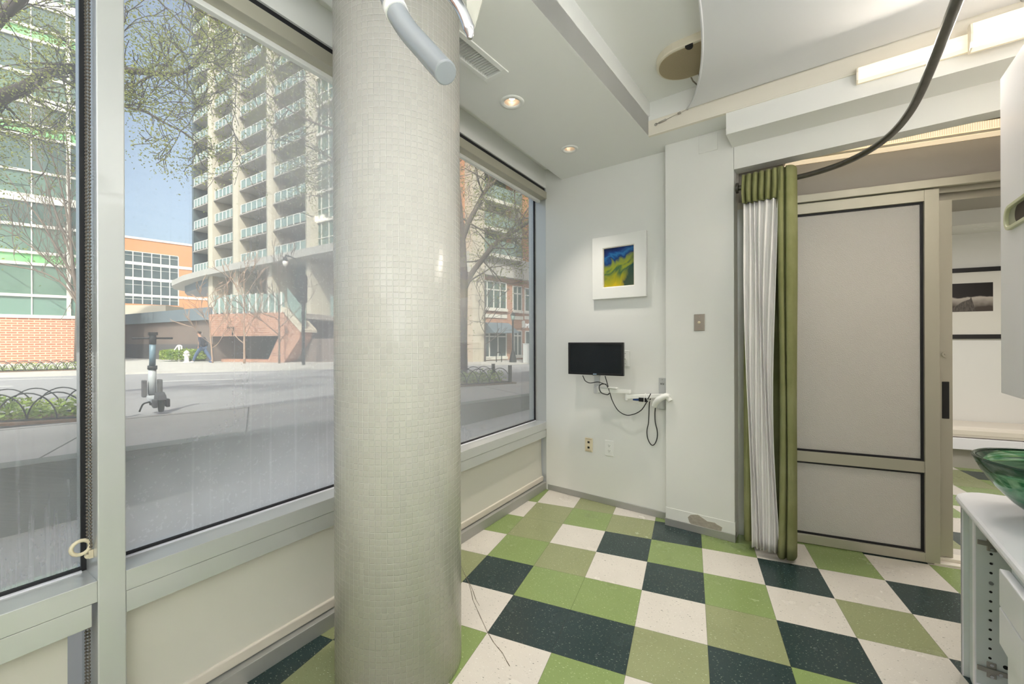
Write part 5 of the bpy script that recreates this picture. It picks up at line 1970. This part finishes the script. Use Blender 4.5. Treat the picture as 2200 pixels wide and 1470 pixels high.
leaves(tips, 22000, 0.028, 0.20, rg).build('foliage', M['leaf'], tr)


def bare_tree(name, label, u, v, z, Y, h, seed, lean=(0, 0), m='twig', spread=0.62, lv=4, r=0.06):
    b = at_z(u, v, z) if Y is None else at_y(u, v, Y)
    o = thing(name, label, 'tree', (b.x, b.y, z - 0.05), 0, 'bare street trees')
    rgx = random.Random(seed)
    mbx, tp = MB(), []
    P = [Vector((0, 0, 0)), Vector((lean[0] * .3, 0, h * .3)), Vector((lean[0] * .6, 0, h * .6)), Vector((lean[0], 0, h))]
    mbx.tube(smooth_path(P, 4), [r - (r * 0.8) * i / 12 for i in range(13)], 7)
    for k in range(11):
        t = 0.22 + 0.72 * k / 10
        q = Vector((0, 0, 0)).lerp(P[3], t)
        a = k * 2.4 + seed
        d = Vector((math.cos(a), math.sin(a) * 0.8, 0.55 + 0.5 * t))
        grow(mbx, q, d, h * 0.30 * (1.15 - 0.6 * t), r * 0.45 * (1.1 - 0.6 * t), lv - 2, rgx, tp, spread, 0.25, 3, 4)
    mbx.build('branches', M[m], o)
    return o


MINR = 0.013
bare_tree('bare_tree', 'slender bare tree before the middle of the brick terrace', 525, 781, 0.18, None, 5.0, 3)
bare_tree('bare_tree', 'darker bare tree before the stair end of the brick terrace', 600, 781, 0.18, None, 5.3, 8, m='bark')
bare_tree('bare_tree', 'thin bare tree just right of the walking person', 457, 780, 0.18, None, 3.9, 14, (-0.3, 0), r=0.045)
bare_tree('bare_tree', 'small bare tree before the shop awning, seen through the far window', 1042, 777, 0.18, None, 4.6, 31, m='bark2')

MINR = 0.012
# big bare tree beside the office block
rg = random.Random(41)
b = at_z(172, 783, 0.15)
Yb = b.y
tr = thing('vase_shaped_tree', 'large bare tree rising beside the green glass office block', 'tree', (b.x, b.y, 0.1), 0)
off = -Vector(tr.location)
mb, tips = MB(), []
mb.tube(S([Vector((b.x, b.y, 0.1))] + px([(172, 700), (173, 650), (170, 600)], Yb)), [0.24, 0.20, 0.18, 0.12], 10)
for pts_, r0 in (([(172, 650), (160, 600), (152, 520), (149, 430), (146, 340), (140, 270)], 0.10), ([(172, 660), (176, 580), (172, 480), (175, 380), (170, 300)], 0.09),
                 ([(170, 660), (140, 615), (90, 585), (20, 570), (-40, 555)], 0.06), ([(165, 640), (130, 585), (80, 540), (30, 505), (-20, 480)], 0.06),
                 ([(160, 600), (120, 530), (85, 470), (45, 420), (10, 370)], 0.06), ([(156, 560), (128, 480), (105, 410), (85, 350), (60, 300)], 0.05),
                 ([(152, 500), (135, 420), (120, 360), (100, 310)], 0.05)):
    limb(mb, S(px(pts_, Yb)), r0, 0.015, rg, tips, 2, 1.6, 2, 0.3, 0.45, 3, (-0.5, 0, 0.9))
mb.build('trunk', M['bark'], tr)

# ---- beds with hoop edging
def bed(p, ang, L, D, seed, name_lbl, hoop_lbl, dens):
    o = thing('hoop_edging', hoop_lbl, 'garden edging', (p.x, p.y, p.z), ang)
    mbx_ = None
    R = 0.30
    for y in (0.03, D - 0.03):
        n = int((L - 2 * R) / (R * 1.0)) + 1
        for k in range(n):
            x = -R - k * R
            mbx = MB()
            mbx.tube([(x + R * math.cos(math.pi * j / 14), y, 0.02 + 0.38 * math.sin(math.pi * j / 14)) for j in range(15)], 0.009, 6)
            mbx.build('hoop', M['iron'], o)
        mbx = MB(); mbx.box(-L, 0, y - 0.01, y + 0.01, 0.03, 0.055)
        mbx.build('rail', M['iron'], o)
    for y in (0.03, D - 0.03):
        mbx = MB(); mbx.box(-0.035, 0.035, y - 0.035, y + 0.035, -0.02, 0.46)
        mbx.build('post', M['iron'], o)
    soil = MB(); soil.box(-L - 0.1, 0.1, -0.12, D + 0.05, 0.0, 0.03)
    so_ = soil.build('soil', mat('brown_mulch', lin(120, 96, 76), 0.95, var=0.25, scale=14), loc=(p.x, p.y, p.z), rotz=ang)
    tag(so_, 'brown mulch strip under ' + name_lbl, 'soil', kind='stuff')
    rgx = random.Random(seed)
    mbx = MB()
    for _ in range(dens):
        x, y = rgx.uniform(-L + 0.1, -0.05), rgx.uniform(0.08, D - 0.08)
        z = rgx.uniform(0.03, 0.30 + 0.06 * math.sin(x * 5 + y * 3))
        c = Vector((x, y, z))
        a = Vector((rgx.gauss(0, 1), rgx.gauss(0, 1), rgx.gauss(0, .6))).normalized()
        b = a.cross(Vector((rgx.gauss(0, .5), rgx.gauss(0, .5), 1))).normalized()
        s = rgx.uniform(0.03, 0.05)
        mbx.quad(c - a * s, c - b * s * 0.5, c + a * s, c + b * s * 0.5)
    g = mbx.build('shrubbery', M['shrub'], loc=(p.x, p.y, p.z), rotz=ang)
    tag(g, 'low leafy green planting filling ' + name_lbl, 'planting', kind='stuff')


p_ = at_z(183, 903, 0.25)
bed(p_, math.radians(23), 3.4, 0.85, 3, 'the near bed at the left windows', 'black iron hoop edging round the near bed at the left', 2600)
p_ = at_z(1097, 824, 0.25)
bed(p_, math.radians(31), 3.5, 0.95, 4, 'the bed outside the far window', 'black iron hoop edging round the bed outside the far window', 2400)
p_ = at_z(230, 794, 0.18)
bed(p_, math.radians(30), 4.2, 0.8, 6, 'the bed across the street before the brick base', 'black iron hoop edging before the brick base across the street', 1300)

# ---- hedge, handrail, hydrant, walker, scooter, street lamps, boxes
b = at_y(397, 760, 25.0)
rgx = random.Random(9)
mbx = MB()
for _ in range(3800):
    a = rgx.uniform(0, 2 * math.pi); q = rgx.random() ** 0.4
    c = Vector((1.45 * q * math.cos(a), 0.6 * q * math.sin(a), 0.35 + rgx.uniform(-0.3, 0.45) * (1 - 0.3 * q)))
    u_ = Vector((rgx.gauss(0, 1), rgx.gauss(0, 1), rgx.gauss(0, 1))).normalized()
    w_ = u_.cross(Vector((rgx.gauss(0, 1), rgx.gauss(0, 1), rgx.gauss(0, 1)))).normalized()
    mbx.quad(c - u_ * 0.06, c - w_ * 0.035, c + u_ * 0.06, c + w_ * 0.035)
tag(mbx.build('hedge', M['shrub'], loc=(b.x, b.y, 0.18)), 'rounded green hedge behind the walking person', 'hedge', kind='stuff')
b = at_z(385, 777, 0.18)
o = thing('handrail', 'pale metal handrail beside the hedge across the street', 'handrail', (b.x, b.y, 0.18))
mb = MB(); mb.tube(smooth_path([(-0.6, 0, 0.1), (-0.15, 0, 0.85), (0.0, 0, 0.95), (0.14, 0, 0.90), (0.15, 0, 0.72)], 5), 0.045, 8); mb.tube([(0, 0, 0), (0, 0, 0.92)], 0.05, 8)
mb.build('pipe', M['lwhite'], o)
b = at_z(401, 779, 0.18)
o = thing('fire_hydrant', 'small pale hydrant at the kerb beside the walking person', 'hydrant', (b.x, b.y, 0.18))
mb = MB(); mb.lathe([(0.16, 0), (0.16, 0.05), (0.11, 0.07), (0.11, 0.50), (0.14, 0.52), (0.14, 0.56), (0.09, 0.64), (0.03, 0.68), (0.0001, 0.70)], 14)
mb.build('barrel', M['lwhite'], o)
mb = MB(); mb.cyl((0, 0, 0.42), 0.05, -0.18, 0.18, 'x', 10)
mb.build('outlet_caps', M['lwhite'], o)

# walker: one skin for the body, clothes over it
b = at_z(434, 779.5, 0.18)
wk = thing('person', 'person in dark jacket and blue jeans striding left across the street', 'person', (b.x, b.y, 0.18))


def skin(name, verts, edges, radii, m, parent, sub=2, root=0):
    me_ = bpy.data.meshes.new(name)
    me_.from_pydata(verts, edges, [])
    o_ = bpy.data.objects.new(name, me_)
    COL.objects.link(o_)
    o_.parent = parent
    me_.materials.append(m)
    sk = o_.modifiers.new('skin', 'SKIN')
    sk.use_smooth_shade = True
    for i, r in enumerate(radii):
        d = me_.skin_vertices[0].data[i]
        d.radius = (r, r) if not isinstance(r, tuple) else r
        d.use_root = (i == root)
    s = o_.modifiers.new('sub', 'SUBSURF')
    s.levels = s.render_levels = sub
    return o_


bv = [(0, 0, .86), (-.03, 0, 1.10), (-.07, 0, 1.34), (-.10, 0, 1.44), (-.14, 0, 1.52), (-.17, 0, 1.60), (-.165, 0, 1.70),
      (-.02, -.10, .80), (-.24, -.11, .47), (-.42, -.11, .09), (-.54, -.11, .035),
      (.02, .10, .80), (.25, .10, .47), (.47, .10, .12), (.40, .10, .03),
      (-.07, -.19, 1.38), (.05, -.24, 1.10), (-.05, -.20, .88), (-.09, -.18, .80),
      (-.06, .19, 1.38), (.10, .25, 1.10), (.02, .22, .88), (-.02, .21, .80)]
be = [(0, 1), (1, 2), (2, 3), (3, 4), (4, 5), (5, 6), (0, 7), (7, 8), (8, 9), (9, 10), (0, 11), (11, 12), (12, 13), (13, 14), (2, 15), (15, 16), (16, 17), (17, 18), (2, 19), (19, 20), (20, 21), (21, 22)]
br_ = [.13, .12, .14, .06, .055, .09, .075, .09, .06, .04, .03, .09, .06, .04, .03, .055, .042, .032, .03, .055, .042, .032, .03]
skin_m = mat('skin', lin(196, 150, 124), 0.6)
skin('body', bv, be, br_, skin_m, wk)
jk = [0, 1, 2, 15, 16, 17, 19, 20, 21]
jm = {k: i for i, k in enumerate(jk)}
jv = [bv[k] for k in jk]
jv[0] = (0.03, 0, .84)
skin('jacket', [(x + 0.035, y, z) for x, y, z in jv], [(jm[a], jm[c]) for a, c in be if a in jm and c in jm], [(.16, .14), (.155, .14), (.15, .16), .075, .06, .05, .075, .06, .05], mat('navy_jacket', lin(62, 66, 80), 0.8), wk)
skin('shirt', [(-0.075, 0, 0.86), (-0.095, 0, 1.12), (-0.11, 0, 1.36)], [(0, 1), (1, 2)], [(.10, .10), (.10, .11), (.09, .10)], mat('tan_shirt', lin(190, 160, 130), 0.85), wk)
tk = [0, 7, 8, 9, 11, 12, 13]
tm = {k: i for i, k in enumerate(tk)}
skin('jeans', [bv[k] for k in tk], [(tm[a], tm[c]) for a, c in be if a in tm and c in tm], [.145, .11, .085, .065, .11, .085, .065], mat('blue_jeans', lin(74, 94, 124), 0.85), wk)
mb = MB(); mb.ball((-.47, -.11, .045), .10, 10, (1.3, .5, .5)); mb.build('shoe', mat('shoe', lin(196, 196, 200), 0.6), wk)
mb = MB(); mb.ball((.43, .10, .05), .10, 10, (1.3, .5, .5)); mb.build('shoe', mat('shoe_blue', lin(60, 92, 140), 0.6), wk)
mb = MB(); mb.ball((-.155, 0, 1.685), .108, 12, (1.05, .95, .8)); mb.build('hair', mat('dark_hair', lin(54, 46, 42), 0.8), wk)
mb = MB()
mb.ball((-.262, 0, 1.605), .018, 6, (1.2, .8, 1)); mb.ball((-.175, -.092, 1.61), .024, 6, (.7, .35, 1.1)); mb.ball((-.175, .092, 1.61), .024, 6, (.7, .35, 1.1))
mb.build('nose_and_ears', skin_m, wk)
mb = MB()
for s in (-1, 1):
    mb.ball((-.250, s * .033, 1.632), .010, 6)
mb.build('eyes', M['hole'], wk)

# scooter on the near pavement, seen from behind
rw = at_z(346, 886, 0.25); fw = at_z(318, 866, 0.25)
sa = math.atan2(fw.y - rw.y, fw.x - rw.x)
sl_ = min(1.0, math.hypot(fw.y - rw.y, fw.x - rw.x))
sc_ = thing('kick_scooter', 'grey and blue kick scooter parked at the kerb', 'scooter', (rw.x, rw.y, 0.25), sa)
greyd = mat('scooter_grey', lin(96, 96, 98), 0.6)
pale = mat('scooter_pale', lin(196, 202, 206), 0.4)
for x in (0.0, sl_):
    mb = MB(); mb.lathe([(0.07, -0.03), (0.115, -0.028), (0.125, 0), (0.115, 0.028), (0.07, 0.03)], 24, (x, 0, 0.125), 'y'); mb.cyl((x, 0, 0.125), 0.07, -0.025, 0.025, 'y', 16)
    mb.build('wheel', mat('tyre', lin(52, 52, 54), 0.8), sc_)
mb = MB(); mb.box(0.12, sl_ - 0.16, -0.085, 0.085, 0.12, 0.19)
mb.build('deck', pale, sc_, bevel=0.015)
mb = MB(); mb.hull8([(-0.16, -0.05, 0.20), (0.16, -0.07, 0.17), (0.16, 0.07, 0.17), (-0.16, 0.05, 0.20)], [(-0.10, -0.05, 0.27), (0.14, -0.06, 0.30), (0.14, 0.06, 0.30), (-0.10, 0.05, 0.27)])
mb.box(-0.08, 0.10, -0.10, -0.05, 0.08, 0.2); mb.box(-0.08, 0.10, 0.05, 0.10, 0.08, 0.2)
mb.build('rear_fender', greyd, sc_, bevel=0.01)
st = Vector((sl_ - 0.05, 0, 0.20)); tp = Vector((sl_ - 0.16, 0, 1.20))
L_ = lambda t: st.lerp(tp, t)
mb = MB(); mb.tube([L_(0.0), L_(0.42)], 0.055, 14); mb.build('lower_stem', pale, sc_)
mb = MB(); mb.tube([L_(0.42), L_(0.48)], 0.065, 14); mb.build('clamp', M['rubber'], sc_)
mb = MB(); mb.tube([L_(0.48), L_(0.84)], 0.043, 14); mb.build('upper_stem', mat('scooter_blue', lin(120, 150, 166), 0.4), sc_)
mb = MB(); mb.tube([L_(0.84), L_(1.0)], 0.046, 14); mb.box(tp.x - 0.05, tp.x + 0.05, -0.06, 0.06, tp.z - 0.01, tp.z + 0.04); mb.build('display_head', M['rubber'], sc_)
mb = MB(); mb.tube([tp + Vector((0, -0.26, -0.06)), tp + Vector((0, 0.26, -0.06))], 0.016, 10); mb.build('handlebar', M['rubber'], sc_)
for s in (-1, 1):
    mb = MB(); mb.box(sl_ - 0.13, sl_ + 0.02, s * 0.10 - 0.03, s * 0.10 + 0.03, 0.16, 0.44); mb.build('fork_guard', greyd, sc_, bevel=0.012)
mb = MB(); mb.tube(smooth_path([(0.30, 0.09, 0.14), (0.30, 0.17, 0.12), (0.30, 0.20, 0.06), (0.30, 0.22, 0.0)], 4), 0.012, 8); mb.build('kickstand', M['rubber'], sc_)

b = at_z(652, 784, 0.18)
o = thing('signal_pole', 'dark pole with signal boxes and a curved street lamp arm', 'street lamp', (b.x, b.y, 0.15))
Yp = b.y
k_ = Yp / FPX
pp = lambda u, v: Vector((at_y(u, v, Yp).x - b.x, 0, at_y(u, v, Yp).z - 0.15))
mb = MB(); mb.tube([(0, 0, 0), (0, 0, pp(650, 592).z)], 0.075, 12)
mb.build('pole', M['iron'], o)
for u0, u1, v0, v1 in ((646, 658, 592, 631), (642, 658, 632, 650)):
    a, c = pp(u0, v1), pp(u1, v0)
    mb = MB(); mb.box(a.x, c.x, -0.12, 0.12, a.z, c.z)
    mb.build('signal_box', M['iron'], o, bevel=0.02)
mb = MB(); mb.tube(smooth_path([pp(650, 592), pp(648, 575), pp(640, 562), (pp(628, 553)), pp(614, 549)], 5), 0.035, 8)
mb.build('arm', M['iron'], o)
mb = MB(); c = pp(613, 560); mb.lathe([(0.02, 0.22), (0.07, 0.16), (0.10, 0.05), (0.15, 0.0), (0.02, 0.0)], 14, c)
mb.build('lamp_hood', M['iron'], o)
mb = MB(); mb.ball(c + Vector((0, 0, -0.12)), 0.13, 12, (1, 1, 1.3))
mb.build('lamp_globe', M['lwhite'], o)
b = at_z(1102, 778.5, 0.18)
o = thing('lantern_post', 'black lantern street lamp before the shop building', 'street lamp', (b.x, b.y, 0.18))
ht = at_y(1102, 676, b.y).z - 0.18
mb = MB(); mb.lathe([(0.20, 0), (0.20, 0.1), (0.13, 0.45), (0.07, 0.6), (0.055, 0.7), (0.05, ht - 0.35), (0.09, ht - 0.3), (0.0001, ht - 0.28)], 14)
mb.build('post', M['iron'], o)
mb = MB(); mb.lathe([(0.08, ht - 0.28), (0.13, ht - 0.05), (0.0001, ht - 0.05)], 8)
mb.build('lantern_glass', M['rail'], o)
mb = MB(); mb.lathe([(0.15, ht - 0.05), (0.10, ht + 0.04), (0.03, ht + 0.10), (0.0001, ht + 0.2)], 8)
mb.build('lantern_cap', M['iron'], o)
b = at_z(1134, 779, 0.18)
mb = MB(); mb.box(-0.26, 0.26, -0.15, 0.25, 0, 0.98); mb.box(-0.28, 0.28, -0.17, 0.27, 0.98, 1.02)
tag(mb.build('utility_box', mat('pale_box', lin(196, 198, 196), 0.6), loc=(b.x, b.y, 0.18), bevel=0.015), 'pale grey utility box at the kerb before the shop door', 'utility box')
b = at_z(1072, 778, 0.18)
mb = MB(); mb.tube(smooth_path([(-0.14, 0, 0), (-0.14, 0, 0.42), (0, 0, 0.54), (0.14, 0, 0.42), (0.14, 0, 0)], 5), 0.025, 8)
tag(mb.build('bike_rack', M['iron'], loc=(b.x, b.y, 0.18)), 'dark hoop bike rack on the pavement before the shopfront', 'bike rack')
b = at_y(1144, 624, 15.0)
o = thing('traffic_signal', 'yellow traffic signal hanging at the edge of the far window', 'traffic light', (b.x, b.y, b.z - 0.24))
mb = MB()
for k in range(3):
    mb.box(-0.075, 0.075, -0.07, 0.07, k * 0.15, k * 0.15 + 0.14)
mb.build('housing', mat('signal_yellow', lin(206, 172, 104), 0.6), o, bevel=0.02)
mb = MB(); mb.tube([(0, 0, 0.44), (0, 0, 1.2), (3.2, 0, 1.2), (3.2, 0, -b.z + 0.4)], 0.03, 8)
mb.build('mast', M['iron'], o)
